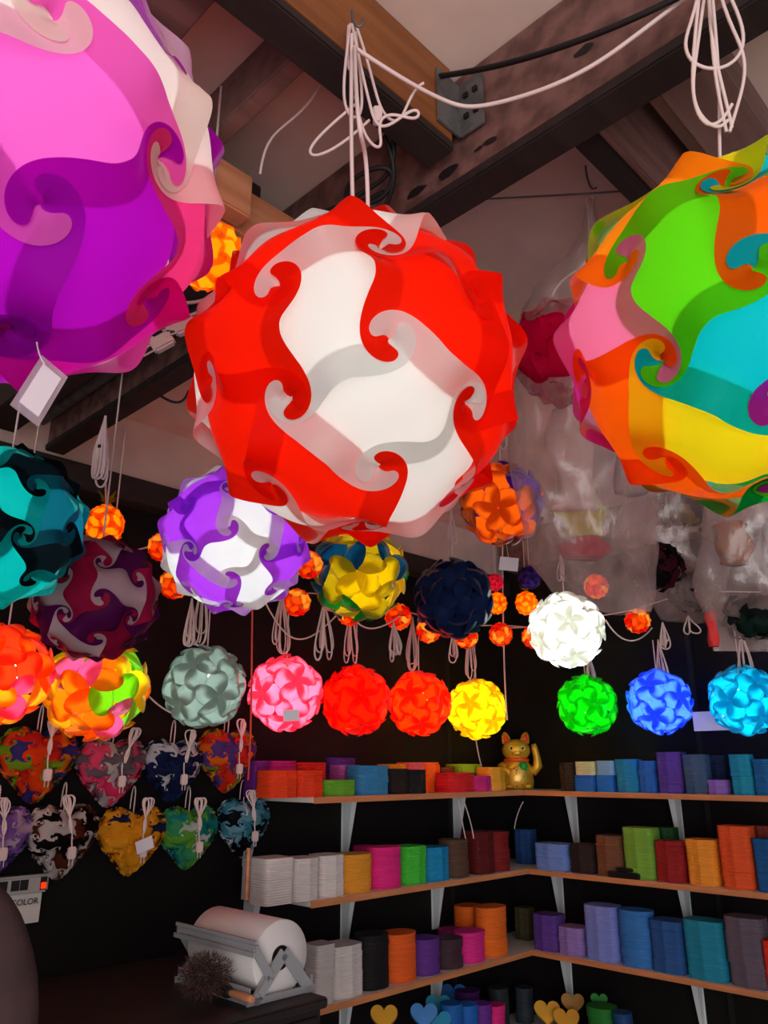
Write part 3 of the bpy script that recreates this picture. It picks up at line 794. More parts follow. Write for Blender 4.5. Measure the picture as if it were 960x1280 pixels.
bm = bmesh.new(); plate_between(bm, W(l_roll + .088, r_end - LEN - .01, ZC + .018), W(l_roll + .088, r_end + .01, ZC + .018), .034, .005, -DL); adopt(bm_obj('cross_bar', bm, M_ST), st)
bm = bmesh.new(); plate_between(bm, W(l_roll, r_end - LEN - .012, zr), W(l_roll, r_end + .012, zr), .016, .016, (0, 0, 1)); adopt(bm_obj('axle', bm, M_ST), st)
cz = zr + .035
bm = bmesh.new()
for k_, (dz, w_) in enumerate(((0, .012), (.012, .008), (-.012, .01))):
    plate_between(bm, W(l_roll - RR - .012 - .004 * k_, r_end - LEN - .03, cz + dz), W(l_roll - RR - .012 - .004 * k_, r_end + .03, cz + dz), w_, .006, -DL)
adopt(bm_obj('cutter_bar', bm, M_ST), st)
for r_ in (r_end + .02, r_end - LEN - .02):
    bm = bmesh.new(); plate_between(bm, W(l_roll - RR - .012, r_, cz), W(l_roll - RR * .55, r_, ZC + .05), .02, .004, DR); plate_between(bm, W(l_roll - RR * .55, r_, ZC + .05), W(l_roll - .07, r_, ZC + .02), .02, .004, DR); adopt(bm_obj('cutter_arm', bm, M_ST), st)

# fluffy duster with wooden handle
hd = on_z(285, 1240, ZC + .02); tip = on_z(316, 1250, ZC + .02); fl = on_z(256, 1219, ZC + .06)
t = thing('feather_duster', 'fluffy brown feather duster with wooden handle lying before the paper roll', 'duster', [*fl[:2], ZC])
bm = bmesh.new(); d = Vector(tip - hd).normalized(); Mh = Matrix.Translation(Vector(hd)) @ d.to_track_quat('Z', 'Y').to_matrix().to_4x4()
Lh = float(np.linalg.norm(tip - hd)); lathe(bm, [(.006, -.02), (.007, 0), (.008, Lh * .5), (.009, Lh * .9), (.006, Lh)], 14, Mh); adopt(bm_obj('handle', bm, WOOD_P), t)
bm = bmesh.new(); lathe(bm, [(.012, -.04), (.013, 0), (.009, .012)], 14, Mh); adopt(bm_obj('collar', bm, M_BLK), t)
bm = bmesh.new(); rs = random.Random(5); c0 = np.array([*fl[:2], ZC + .06])
for i in range(3200):
    v = Vector((rs.gauss(0, 1), rs.gauss(0, 1), rs.gauss(0, 1))).normalized()
    p = Vector(c0) + Vector((v.x * .062, v.y * .062, v.z * .045)) * rs.uniform(.3, 1); q_ = p + (v + Vector((rs.uniform(-.6, .6), rs.uniform(-.6, .6), rs.uniform(-.3, .5)))).normalized() * rs.uniform(.006, .014)
    if q_.z < ZC + .003: q_.z = ZC + .003
    if p.z < ZC + .003: p.z = ZC + .003
    s_ = (q_ - p).cross(Vector((rs.uniform(-1, 1), rs.uniform(-1, 1), 1))).normalized() * .0011
    bm.faces.new([bm.verts.new(x) for x in (p - s_, p + s_, q_)])
o = adopt(bm_obj('feathers', bm, prin('brown_down', (74, 48, 42), .9)), t); o['kind'] = 'stuff'

# power strip with red switch and the sign under it, on the left wall
zs_ = float(onL(30, 1106, .03)[2]); lA = lr(onL(-70, 1108, .03))[0]; lB = lr(onL(60, 1106, .03))[0]
t = thing('power_strip', 'grey power strip with glowing red switch on the left wall', 'power strip', W((lA + lB) / 2, .02, zs_))
M_STRIP = prin('grey_plastic', (170, 164, 158), .5)
box_lr('body', lA, lB, .001, .035, zs_ - .021, zs_ + .021, M_STRIP, t, .005)
for x in (4, 19, 30):
    a = lr(onL(x, 1107, .035))[0]; box_lr('outlet', a - .010, a + .010, .033, .0365, zs_ - .012, zs_ + .012, M_BLK, t, 0)
a = lr(onL(54, 1106, .035))[0]; box_lr('switch_frame', a - .008, a + .008, .033, .0365, zs_ - .015, zs_ + .015, M_BLK, t, 0)
box_lr('switch', a - .006, a + .006, .035, .040, zs_ - .012, zs_ + .002, emis((255, 40, 10), 2.5), t, .001)['label'] = 'lit red rocker switch'
zc_ = float(onL(30, 1134, .03)[2]); lA = lr(onL(12, 1134, .02))[0]; lB = lr(onL(50, 1134, .02))[0]
t = thing('hanging_sign', 'small white card sign reading COLOR under the power strip', 'sign', W((lA + lB) / 2, .015, zc_))
bm = bmesh.new()
p4 = [W(lA, .012, zs_ - .024), W(lB + .004, .012, zs_ - .024), W(lB - .004, .03, zc_ - .038), W(lA + .01, .03, zc_ - .038)]
fr = [bm.verts.new(Vector(p)) for p in p4]; bk_ = [bm.verts.new(Vector(p - DR * .003)) for p in p4]
bm.faces.new(fr); bm.faces.new(bk_[::-1])
for i in range(4): bm.faces.new((fr[i], bk_[i], bk_[(i + 1) % 4], fr[(i + 1) % 4]))
adopt(bm_obj('card', bm, prin('white_card', (210, 205, 198), .6)), t)
fc = bpy.data.curves.new('lettering', 'FONT'); fc.body = 'COLOR'; fc.size = .020; fc.extrude = .0004; fc.align_x = 'CENTER'; fc.space_character = 1.0
fc.materials.append(M_BLK); ft = bpy.data.objects.new('t', fc); fme = bpy.data.meshes.new_from_object(ft); bpy.data.objects.remove(ft); fo = bpy.data.objects.new('lettering', fme); COL.objects.link(fo)
lf = lr(onL(30, 1128, .02))[0]; pt = W(lf, .024, float(onL(30, 1131, .02)[2]))
fo.matrix_world = Matrix(((DL[0], 0, DR[0], pt[0]), (DL[1], 0, DR[1], pt[1]), (0, 1, 0, pt[2]), (0, 0, 0, 1)))
adopt(fo, t)

# dark padded chair back, near left
def chair_back():
    c = at(-118, 1290, 1.02); M_CH = prin('dark_brown_upholstery', (74, 54, 54), .9, 0, .25, 14, bump=.2)
    t = thing('padded_chair', 'dark padded chair with rounded back at the lower left corner', 'chair', (c[0], c[1], 0), (0, 0, .35))
    bm = bmesh.new(); ico(bm, 1, 4)
    top = float(at(0, 1094, 1.02)[2]); 
    for v in bm.verts:
        x, y, z = v.co; e = lambda a, p: math.copysign(abs(a) ** p, a)
        v.co = Vector((e(x, .75) * .165, e(y, .8) * .07 + .03 * math.cos(z * 1.5), e(z, .72) * .36 + 0))
        v.co += Vector((noise.noise(v.co * 9) * .006, noise.noise(v.co * 8 + Vector((3, 1, 2))) * .012, 0))
    bm_obj('backrest', bm, M_CH, t, True, (0, 0, top - .36))
    bm = bmesh.new(); ico(bm, 1, 4)
    for v in bm.verts:
        x, y, z = v.co; e = lambda a, p: math.copysign(abs(a) ** p, a)
        v.co = Vector((e(x, .6) * .24, e(y, .6) * .24, e(z, .8) * .05))
    bm_obj('seat', bm, M_CH, t, True, (0, -.2, .50))
    bm = bmesh.new(); lathe(bm, [(.03, .08), (.025, .46)], 16); bm_obj('column', bm, M_BLK, t, True, (0, -.2, 0))
    bm = bmesh.new(); bm_box(bm, -.02, .02, -.03, .03, .45, top - .5, bev=.005); bm_obj('back_support', bm, M_BLK, t, False, (0, .07, 0))
    bm = bmesh.new(); plate_between(bm, (0, .07, .46), (0, -.2, .46), .04, .02, (0, 0, 1)); bm_obj('under_bar', bm, M_BLK, t)
    for i in range(5):
        a = 2 * PI * i / 5; bm = bmesh.new(); plate_between(bm, (0, -.2, .09), (math.cos(a) * .22, -.2 + math.sin(a) * .22, .06), .04, .025, (0, 0, 1))
        ico(bm, .028, 2, Matrix.Translation((math.cos(a) * .21, -.2 + math.sin(a) * .21, .028))); bm_obj('leg', bm, M_BLK, t)
chair_back()

#@@LAMPS
# ================================================================ lamps
WHITE_L = (226, 246, 240)
CW = (226, 232, 228); CR_ = (238, 28, 6)
# --- red and white lamp, centre
zh = 2.49
hk = on_z(440, 28, zh)
dC = .835; pc = at(445.6, 472.3, dC); RC = .170
def crop2(x, y): return 210 + x * .4896, 240 + y * .4896
rot = np.array([[0.4935, 0.1046, -0.8635], [-0.1301, 0.9905, 0.0456], [0.86, 0.0898, 0.5024]])
smp = [(*crop2(420, 290), CW), (*crop2(545, 545), CW), (*crop2(660, 330), CR_), (*crop2(210, 380), CR_), (*crop2(360, 690), CR_), (*crop2(690, 720), CW), (*crop2(170, 560), CR_), (*crop2(835, 430), CR_), (*crop2(850, 660), CR_), (*crop2(420, 110), CW), (*crop2(520, 70), CR_), (*crop2(650, 130), CR_), (*crop2(170, 240), CW), (*crop2(890, 330), CR_), (*crop2(280, 840), CW), (*crop2(500, 860), CR_), (*crop2(80, 600), CW)]
t = ball('puzzle_lamp', 'large red and white interlocking panel lamp hanging in the centre', 'lamp', pc, RC, rot, by_samples(pc, RC, rot, smp, [CR_, CW, CR_]), ME_HI, (WHITE_L, 34))
top = pc + np.array([0, 0, RC * .9])
hookp = np.array([hk[0], hk[1], zh - .0])
cord(t, [pc + (0, 0, .05), top, hookp + (.0, 0, -.3), hookp + (0, 0, -.02)], .0025, extra=[[pc + (0.01, 0, .05), top + (.012, 0, 0), at(460, 215, dC), at(455, 180, dC), at(445, 150, dC - .1), hookp + (.004, 0, -.04)]])
dh = proj(hookp)[2]
big = [[(438, 30), (430, 90), (428, 130), (440, 150), (455, 145), (452, 100), (444, 40)],
       [(440, 30), (450, 80), (462, 130), (470, 160), (488, 158), (515, 135), (526, 140), (520, 152), (490, 140), (470, 150), (480, 185), (466, 186), (450, 160), (444, 120)],
       [(445, 130), (420, 150), (388, 180), (386, 194), (400, 196), (432, 178), (462, 150)],
       [(446, 34), (458, 70), (468, 110), (478, 145), (500, 158), (512, 120), (525, 105), (530, 104)],
       [(436, 32), (432, 70), (441, 110), (436, 60), (446, 110)]]
cord(t, pxpath([(x, y, dh + .03) for x, y in big[0]]), .0021, extra=[pxpath([(x, y, dh + .02 + .012 * i) for x, y in b]) for i, b in enumerate(big[1:])], name='cord_bundle')
bm = bmesh.new(); qq = at(472, 145, dh + .03); bm_box(bm, -.006, .006, -.005, .005, -.014, .014, Matrix.Translation(Vector(qq)), bev=.002); adopt(bm_obj('cord_switch', bm, M_CORD), t)
hm = curve('ceiling_hook', [[hookp + (0, 0, .02), hookp + (.0, 0, 0), hookp + (.008, 0, -.012), hookp + (.014, 0, -.004), hookp + (.014, 0, .006)]], .0018, M_METAL); tag(hm, 'small steel hook above the red and white lamp', 'hook', 'ceiling hooks')

# --- pink, purple and white lamp, upper left
PKM, PUP, WHP, CRM, HOT = (246, 104, 205), (178, 12, 186), (238, 222, 212), (214, 10, 96), (240, 60, 130)
cl = (-7, 208, .698, .194); pl_ = at(*cl[:3])
rot = np.array([[-0.2019, -0.9716, -0.1234], [0.5664, -0.013, -0.824], [0.799, -0.2363, 0.5529]])
smp = [(70, 129, PKM), (142, 338, PUP), (-72, 290, PUP), (-52, -74, WHP), (165, 19, WHP), (262, 159, WHP), (249, 326, HOT), (141, 447, (206, 16, 150)), (-173, 399, PUP), (-23, 481, PUP), (180, -120, PUP), (60, -150, HOT)]
t = ball('puzzle_lamp', 'large magenta, purple and white panel lamp at the upper left edge', 'lamp', pl_, cl[3], rot, by_samples(pl_, cl[3], rot, smp, [PKM, PUP, WHP]), ME_HI, (WHITE_L, 46))
cord(t, [pl_ + (0, 0, .05), pl_ + (0, 0, .2), [pl_[0], pl_[1], CEIL - .02]], .0025)
tp = at(50, 488, .60); R3 = facing(tp, .5, .38, -.1)
card(t, tp, .025, .056, R3, film((230, 215, 225), .5), 'tag_sleeve'); card(t, tp + np.array(R3 @ Vector((0, -.001, 0))), .017, .043, R3, prin('white_card', (222, 214, 222), .6), 'price_tag')
curve('tag_string', [pxpath([(46, 428, .59), (48, 445, .6), (56, 456, .6)])], .0006, M_CORD, t)

# --- multicoloured lamp, right
cr = (926.2, 418.5, .836, .182); pr = at(*cr[:3])
rot = np.array([[-0.3989, -0.5254, 0.7515], [-0.3238, 0.8475, 0.4206], [-0.8579, -0.0755, -0.5082]])
LIM, ORN, CYN, PNL, YLW, GRD, VIO, TAN = (96, 214, 20), (255, 92, 8), (10, 186, 200), (246, 120, 170), (238, 208, 20), (0, 168, 62), (200, 40, 160), (255, 140, 20)
smp = [(846, 315, LIM), (1019, 266, ORN), (961, 421, CYN), (732, 398, PNL), (760, 533, ORN), (892, 561, YLW), (781, 267, TAN), (850, 618, ORN), (712, 470, VIO), (1061, 527, VIO), (1032, 191, CYN), (870, 190, YLW), (930, 650, GRD), (945, 165, GRD)]
t = ball('puzzle_lamp', 'large multicoloured green, cyan and orange panel lamp at the right edge', 'lamp', pr, cr[3], rot, by_samples(pr, cr[3], rot, smp, [LIM, ORN, CYN, YLW, PNL]), ME_HI, (WHITE_L, 44))
rh = on_z(885, -30, 2.62); dr_ = proj(pr + (0, 0, .3))[2]
cord(t, [pr + (0, 0, .05), pr + (0, 0, .2), at(905, 120, dr_ - .02), at(890, 0, dr_ - .05), at(886, -60, dr_ - .08)], .0021,
     extra=[pxpath([(x, y, dr_ - .04) for x, y in b]) for b in (
         [(880, -40), (868, 20), (852, 50), (862, 80), (895, 90), (925, 75), (934, 40), (915, 0), (900, -30)],
         [(885, -40), (872, 60), (862, 110), (874, 150), (900, 165), (910, 150)],
         [(890, -40), (884, 60), (898, 120), (908, 165)], [(888, -40), (880, 40), (900, 90), (915, 160)],
         [(892, -40), (905, 20), (934, 62), (930, 110), (916, 150), (912, 165)], [(878, -40), (866, 60), (862, 130), (885, 165), (905, 150), (915, 130)])], name='cord_bundle')

# --- middle distance puzzle balls
def mid(label, cx, cy, dep, R, rot, cols, lit, fall=None, samples=None, me=None, cordtop=None, lp=None, gap=0, group=None, name='puzzle_lamp', skip=()):
    p = at(cx, cy, dep)
    f = by_samples(p, R, rot, samples, cols) if samples else (lambda i, n: sheet(cols[i % len(cols)]))
    t = ball(name, label, 'lamp', p, R, rot, f, me or ME_MID, lit, group, skip=skip, bulb_r=.02 if R < .13 else .026)
    zt = CEIL - .01 if cordtop is None else float(cordtop)
    pts = [p + (0, 0, R * .3), p + (0, 0, R), p + (0, 0, R + (zt - p[2] - R) * .5), [p[0], p[1], zt]]
    if lp:
        off, L, n, w = lp
        q = p + np.array([off[0], off[1], 0]); q[2] = p[2] + off[2]
        cord(t, pts, .0022, extra=loops(q, L, n, w, int(cx)) + [[q, (q + np.array([p[0], p[1], zt])) / 2 + (0, 0, .02), [p[0], p[1], zt]]])
    else: cord(t, pts, .0022)
    return t
c = (295.1, 673.3, 1.66, .152)
rot = np.array([[0.0791, 0.0216, -0.9966], [-0.8826, -0.4632, -0.0801], [-0.4634, 0.886, -0.0176]])
VP, WP = (176, 60, 222), (236, 230, 222)
mid('violet and white panel lamp tucked below left of the red lamp', *c, rot, [VP, WP], (WHITE_L, 52), samples=[(285, 695, WP), (262, 650, VP), (315, 640, WP), (340, 712, VP), (315, 725, WP), (255, 715, VP), (230, 690, WP), (240, 625, VP), (215, 660, VP), (300, 745, VP), (360, 690, WP), (350, 740, WP), (265, 605, WP), (225, 715, WP), (270, 745, WP)], me=ME_HI)
c = (120.4, 747.4, 1.711, .131)
rot = np.array([[-0.7226, 0.484, -0.4936], [0.4248, -0.2523, -0.8694], [-0.5454, -0.8379, -0.0233]])
PLW, PLP, PLC = (205, 176, 182), (92, 20, 84), (176, 28, 74)
mid('unlit plum, crimson and white panel lamp below the teal lamp', *c, rot, [PLC, PLW, PLP], None, samples=[(147, 733, PLW), (120, 775, PLP), (98, 735, PLC), (150, 700, PLP), (185, 705, PLC), (75, 745, PLW), (140, 800, PLC), (95, 800, PLW), (170, 790, PLP), (60, 765, PLP), (130, 680, PLW), (190, 745, PLC), (100, 690, PLC), (60, 790, PLC), (125, 815, PLP)], me=ME_HI)
c = (1, 655, 1.46, .147)
rot = np.array([[-0.4647, 0.4764, 0.7464], [-0.1309, -0.8706, 0.4742], [0.8757, 0.1227, 0.4669]])
TQ, TB = (14, 190, 184), (16, 20, 26)
mid('teal and black panel lamp at the left edge', *c, rot, [TQ, TB], ((190, 255, 250), 36), samples=[(30, 640, TQ), (70, 690, TB), (25, 705, TQ), (60, 735, TQ), (5, 620, TB), (20, 590, TQ), (75, 620, (20, 110, 130)), (90, 690, (20, 120, 150)), (-20, 660, TB), (60, 605, TB), (10, 740, TQ), (95, 660, TQ), (45, 750, TQ)], me=ME_HI)

# --- petal lamps
def petal(label, x, y, dep, R, cols, lit, lp=None, cordtop=None, seed=1, group='round petal lamps', zt=None):
    rs = random.Random(seed); rot = rand_rot(seed)
    lst = [rs.choice(cols) for _ in range(30)]
    p = at(x, y, dep)
    t = ball('petal_lamp', label, 'lamp', p, R, rot, lambda i, n: sheet(lst[i], .62), ME_PET, lit and (lit[0], lit[1] * .5), group, part='petal_panel', bulb_r=.034)
    return t, p
def wall_petal(label, side, x, y, col, lit, seed, R=.105, tag_off=None):
    p = onL(x, y, .25) if side == 'L' else onR(x, y, .25)
    rot = rand_rot(seed)
    t = ball('petal_lamp', label, 'lamp', p, R, rot, lambda i, n: sheet(col, .62), ME_PET, lit and (lit[0], lit[1] * .5), 'round petal lamps in one colour', part='petal_panel', bulb_r=.034)
    up = p + (0, 0, .30)
    ys = DR if side == 'L' else -DL
    hookq = np.array([p[0], p[1], 2.13 if side == 'L' else 2.05])
    cord(t, [p + (0, 0, .03), p + (0, 0, R), p + (0, 0, .2), hookq], .0022, extra=loops(hookq + (DL * -.03 if side == 'L' else DR * .02), .20, 5, .03, seed) )
    return t, p
wall_petal('pale grey petal lamp with bright gaps, leftmost of the lamp row', 'L', 256, 858, (148, 160, 152), (WHITE_L, 44), 3)
pk, pkp = wall_petal('glowing pink petal lamp between the grey and the red ones', 'L', 357, 866, (250, 100, 135), (WHITE_L, 110), 4)
wall_petal('glowing scarlet petal lamp right of the pink one', 'L', 445, 875, (238, 26, 6), ((255, 205, 120), 80), 5)
wall_petal('glowing orange red petal lamp beside the yellow one', 'L', 524, 879, (246, 56, 8), ((255, 205, 120), 85), 6)
wall_petal('glowing yellow petal lamp above the gold cat', 'L', 596, 886, (254, 222, 10), ((255, 240, 170), 130), 7)
wall_petal('glowing green petal lamp on the right wall side', 'R', 734, 881, (10, 205, 14), ((225, 255, 205), 62), 8)
bl, blp = wall_petal('glowing blue petal lamp with a blue lit tag beside it', 'R', 824, 877, (70, 120, 255), ((205, 228, 255), 120), 9)
wall_petal('glowing cyan petal lamp at the right edge', 'R', 930, 875, (10, 170, 200), ((200, 245, 255), 80), 10)
tp = pkp + np.array([.035, -.13, -.075]); R3 = facing(tp, 0, -.05); card(pk, tp, .045, .032, R3, prin('white_card', (222, 214, 222), .6))
tp = onR(893, 901, .22); card(bl, tp, .15, .065, Matrix.Rotation(ROTR, 3, 'Z'), prin('white_card', (222, 214, 222), .6))
def free_petal(label, x, y, dep, R, cols, lit, seed, lpn=None, top=CEIL - .01, part_cord=True):
    t, p = petal(label, x, y, dep, R, cols, lit, seed=seed, group='petal lamps hung further forward')
    cord(t, [p + (0, 0, .03), p + (0, 0, R), p + (0, 0, R + .1), [p[0], p[1], top]], .0022, extra=loops([p[0], p[1], p[2] + R + (lpn or .2) + .05], lpn or .12, 4, .02, seed))
    return t, p
free_petal('very bright white petal lamp above the green one', 708, 787, 2.55, .112, [(244, 246, 238)], ((250, 255, 248), 260), 12, .1)
free_petal('unlit navy blue petal lamp above the orange red one', 567, 748, 2.35, .110, [(38, 56, 108), (30, 48, 98)], None, 13, .12)
Y_, B_, G_ = (236, 206, 10), (10, 70, 140), (20, 120, 50)
t, p = free_petal('yellow, blue and green petal lamp under the red and white lamp', 449, 716, 2.1, .118, [Y_, Y_, (190, 170, 20), B_, G_], ((255, 235, 170), 40), 14, .1)
O_, P_ = (222, 110, 20), (70, 20, 190)
free_petal('purple and amber petal lamp behind the red and white lamp', 628, 630, 2.0, .098, [O_, P_, (130, 60, 20)], ((255, 210, 160), 34), 15, .14)
MC = [(255, 110, 10), (255, 130, 10), (120, 220, 20), (250, 160, 20), (230, 90, 160), (240, 220, 20)]
t, p = free_petal('lit rainbow petal lamp with orange and green lobes on the left', 121, 860, 1.93, .114, MC, (WHITE_L, 52), 17, .08)
t, p = free_petal('lit orange and pink petal lamp cut by the left edge', 2, 842, 1.70, .098, [(255, 90, 10), (255, 60, 20), (240, 70, 120), (250, 170, 20)], (WHITE_L, 46), 21, .1)

# --- small amber lamps
rotr = rand_rot(31)
mid('amber yellow panel ball behind the magenta lamp', 259, 318, 1.16, .052, rotr, [(246, 160, 16), (250, 180, 30)], ((255, 215, 120), 13), me=ME_MID, name='small_puzzle_lamp')
def pineapple(label, x, y, dep, R, leafc=(150, 140, 20)):
    p = at(x, y, dep)
    t = ball('pineapple_lamp', label, 'lamp', p, R, rand_rot(int(x)), lambda i, n: sheet((250, 150, 16)), ME_LO, ((255, 205, 110), 30), 'pineapple lamps', bulb_r=R * .3, squash=(1, 1, 1.15))
    bm = bmesh.new()
    for i in range(8):
        a = 2 * PI * i / 8 + (i % 2) * .2; l = R * (.9 if i % 2 else .65); d = Vector((math.cos(a), math.sin(a), 0)); s = Vector((-d.y, d.x, 0)) * R * .16
        b = Vector((0, 0, R * 1.05)); m1 = b + d * l * .35 + Vector((0, 0, l * .5)); tp_ = b + d * l * .8 + Vector((0, 0, l * (.95 if i % 2 else .6)))
        v = [bm.verts.new(q) for q in (b - s * .6, b + s * .6, m1 + s, m1 - s, tp_)]
        bm.faces.new((v[0], v[1], v[2], v[3])); bm.faces.new((v[3], v[2], v[4]))
    bm_obj('leaves', bm, sheet(leafc), t)
    return t, p
t, p = pineapple('amber pineapple shaped lamp with leaves above the plum lamp', 131, 656, 1.95, .045)
hp = at(132, 520, 1.75)
cord(t, [p + (0, 0, .04), at(131, 600, 1.86), hp], .0025, extra=loops(hp, .17, 8, .016, 2), name='cord_bundle')
bm = bmesh.new(); lathe(bm, [(.009, -.003), (.009, .003)], 14, Matrix.Translation(Vector(hp + (0, 0, -.075)))); adopt(bm_obj('cord_tie', bm, M_BLK), t)
t, p = pineapple('amber pineapple lamp left of the white petal lamp', 658, 754, 2.7, .036); cord(t, [p + (0, 0, .03), p + (0, 0, .3)], .0015)
t, p = pineapple('amber pineapple lamp right of the navy petal lamp', 621, 754, 2.75, .034); cord(t, [p + (0, 0, .03), p + (0, 0, .3)], .0015)

# --- small ball garland strung along both walls
def joined_ball(R, rot, ncol):
    V, Fc, MI = [], [], []
    for i, F in enumerate(FACES):
        G = (rot @ F) * R; b = len(V)
        V += [tuple(G @ np.array(v.co)) for v in ME_LO.vertices]
        for p in ME_LO.polygons: Fc.append([b + j for j in p.vertices]); MI.append((i * 7 + i // 3) % ncol)
    me = bpy.data.meshes.new('string_light_ball'); me.from_pydata(V, [], Fc)
    for p, m in zip(me.polygons, MI): p.material_index = m; p.use_smooth = True
    return me
GB = joined_ball(1, rand_rot(5), 3)
for c_ in ((222, 26, 14), (250, 110, 20), (255, 214, 90)): GB.materials.append(sheet(c_))
def garland(label, balls, wire, r=.043):
    p0 = at(*balls[0][:3])
    t = thing('string_lights', label, 'string lights', p0)
    for i, b in enumerate(balls):
        x, y, d = b[:3]; rr = b[3] if len(b) > 3 else r
        p = at(x, y, d)
        o = bpy.data.objects.new('light_ball', GB); COL.objects.link(o); o.parent = t
        o.location = Vector(p - p0); o.scale = (rr,) * 3; o.rotation_euler = (i * .7, i * 1.1, i)
        bm = bmesh.new(); ico(bm, .3, 2); bb = bm_obj('bulb', bm, emis((255, 200, 120), 11), o)
    curve('wire', [pxpath(wire)], .0022, M_CORD, t)
    return t
garland('string of small red and orange glowing balls along the left wall', [(218, 730, 2.3), (371, 753, 2.5), (437, 767, 2.6, .04), (498, 771, 2.6), (536, 788, 2.75), (583, 796, 2.95), (626, 793, 2.95)],
        [(190, 735, 2.3), (218, 725, 2.33), (300, 750, 2.42), (371, 740, 2.53), (410, 742, 2.6), (437, 757, 2.63), (498, 758, 2.63), (536, 775, 2.78), (583, 785, 2.98), (626, 780, 2.98), (660, 784, 3.0)])
garland('string of small red glowing balls beside the white petal lamp and bags', [(667, 796, 2.95), (797, 776, 2.75), (860, 740, 2.7), (745, 733, 2.8)], [(626, 785, 3.0), (667, 786, 2.98), (745, 768, 2.85), (797, 766, 2.78), (860, 735, 2.72), (950, 740, 2.5)])
garland('string of small orange balls behind the violet and white lamp', [(203, 684, 1.95, .035), (386, 706, 2.0, .035)], [(160, 690, 1.95), (203, 676, 1.97), (300, 690, 2.0), (386, 698, 2.02), (470, 705, 2.1)])
def star(label, x, y, d, R, col):
    p = at(x, y, d); t = ball('mini_puzzle_lamp', label, 'lamp', p, R, rand_rot(int(x)), lambda i, n: sheet(col), ME_LO, ((255, 190, 120), 12), None, bulb_r=R * .25); cord(t, [p + (0, 0, R * .8), p + (0, 0, .25)], .0012)
star('tiny pink ball lamp right of the navy petal lamp', 618, 728, 2.75, .030, (220, 40, 100))
star('tiny indigo ball lamp above the pineapple by the white lamp', 662, 722, 2.7, .040, (46, 30, 110))

# --- heart lamps on the left wall
HT = [(90, .60), (75, .78), (60, .98), (45, 1.10), (20, 1.12), (0, 1.04), (-20, .94), (-40, .88), (-60, .92), (-75, 1.05), (-90, 1.22)]
def hr(phi):
    a = math.degrees(phi)
    if a > 90: a = 180 - a
    if a < -90: a = -180 - a
    for (a0, r0), (a1, r1) in zip(HT, HT[1:]):
        if a <= a0 and a >= a1: return r0 + (r1 - r0) * (a0 - a) / (a0 - a1)
    return 1
NH = 8; SPAN = 1.30
def plane_piece(n=2, step=.16):
    C4 = {'A+': (.5, .5), 'B+': (-.5, .5), 'A-': (-.5, -.5), 'B-': (.5, -.5)}
    def fr(k):
        V = np.array(C4[k]); c = -V / np.linalg.norm(V); s_ = np.array([-c[1], c[0]]); return V, c, (-s_ if k[0] == 'A' else s_)
    def po(k, th, r): V, c, s_ = fr(k); return V + r * (math.cos(th) * c + math.sin(th) * s_)
    def la(a, b, t, d):
        A_, B_2 = np.array(C4[a]), np.array(C4[b]); p = A_ * (1 - t) + B_2 * t; m = (A_ + B_2) / 2; return p + m / np.linalg.norm(m) * d
    HK = [(31, .36), (50, .30), (80, .25), (120, .22), (165, .20), (195, .17), (205, .12), (190, .05)]
    hk_ = lambda k: [po(k, R_(45 + ph), r) for ph, r in HK]
    out = []
    for a, b, c in (('A+', 'B+', 'A-'), ('A-', 'B-', 'A+')):
        P = [np.array(C4[a])] + hk_(a)[::-1] + [la(a, b, .5, .06)] + hk_(b) + [np.array(C4[b])]
        Q = [np.array(C4[b]), la(b, c, .3, .07), la(b, c, .5, .09), la(b, c, .7, .07), np.array(C4[c])]
        out += catmull(P, n)[:-1] + catmull(Q, n)[:-1]
    ins = [Vector((x * step, y * step)) for x in range(-3, 4) for y in range(-3, 4) if abs(x * step) < .42 and abs(y * step) < .42]
    vs, es, fs, *_ = delaunay_2d_cdt([Vector(p) for p in out] + ins, [], [list(range(len(out)))], 1, 1e-6)
    H = []
    for v in vs:
        h = 0; ws = 0
        for k in C4:
            V, c, s_ = fr(k); d = np.array(v) - V; r = np.linalg.norm(d); w = 1 - sst(r, .2, .5)
            if w > 0:
                th = math.atan2(d @ s_, d @ c) if r > 1e-6 else 0
                if th < R_(-90): th += 2 * PI
                g = th / R_(45); g = g if g < 1 else 1 + (g - 1) * .5
                h += w * g * .035 * sst(r, 0, .06); ws += w
        h += max(0, 1 - ws) * (.12 * abs(v.y * 2) ** 3 - .05 * (v.x * 2) ** 2); H.append(h)
    return [(v.x, v.y) for v in vs], fs, H
PPV, PPF, PPH = plane_piece()
def heart_surf(u, v, h):
    m = max(abs(u), abs(v))
    if m < 1e-6: return Vector((0, -.62 - h, 0))
    ph = math.atan2(v, u); rho = m * (.82 + .18 * m / max(m, math.hypot(u, v)) * 1.0)
    an = min(rho, 1.45) * PI / 2; k_ = hr(ph); s_ = min(1, rho / .75); k2 = .95 * (1 - s_) + k_ * s_
    r = math.sin(an) if rho < 1 else math.sin(an)
    return Vector((math.cos(ph) * r * k2 * (1.05 + h), -.62 * math.cos(an) * (1 + h) - h * .4, math.sin(ph) * r * k2 * (.98 + h)))
HME = []
cell = 2 * SPAN / NH
for i in range(NH):
    for j in range(NH):
        cu_, cv_ = -SPAN + (i + .5) * cell, -SPAN + (j + .5) * cell
        V = []
        for (x, y), h in zip(PPV, PPH):
            X, Y = (x, y) if (i + j) % 2 == 0 else (-y, x)
            V.append(heart_surf(cu_ + X * cell, cv_ + Y * cell, h * cell * 1.3))
        me = bpy.data.meshes.new('heart_panel'); me.from_pydata([tuple(v) for v in V], [], [list(f) for f in PPF]); me.materials.append(None)
        for p in me.polygons: p.use_smooth = True
        HME.append(me)
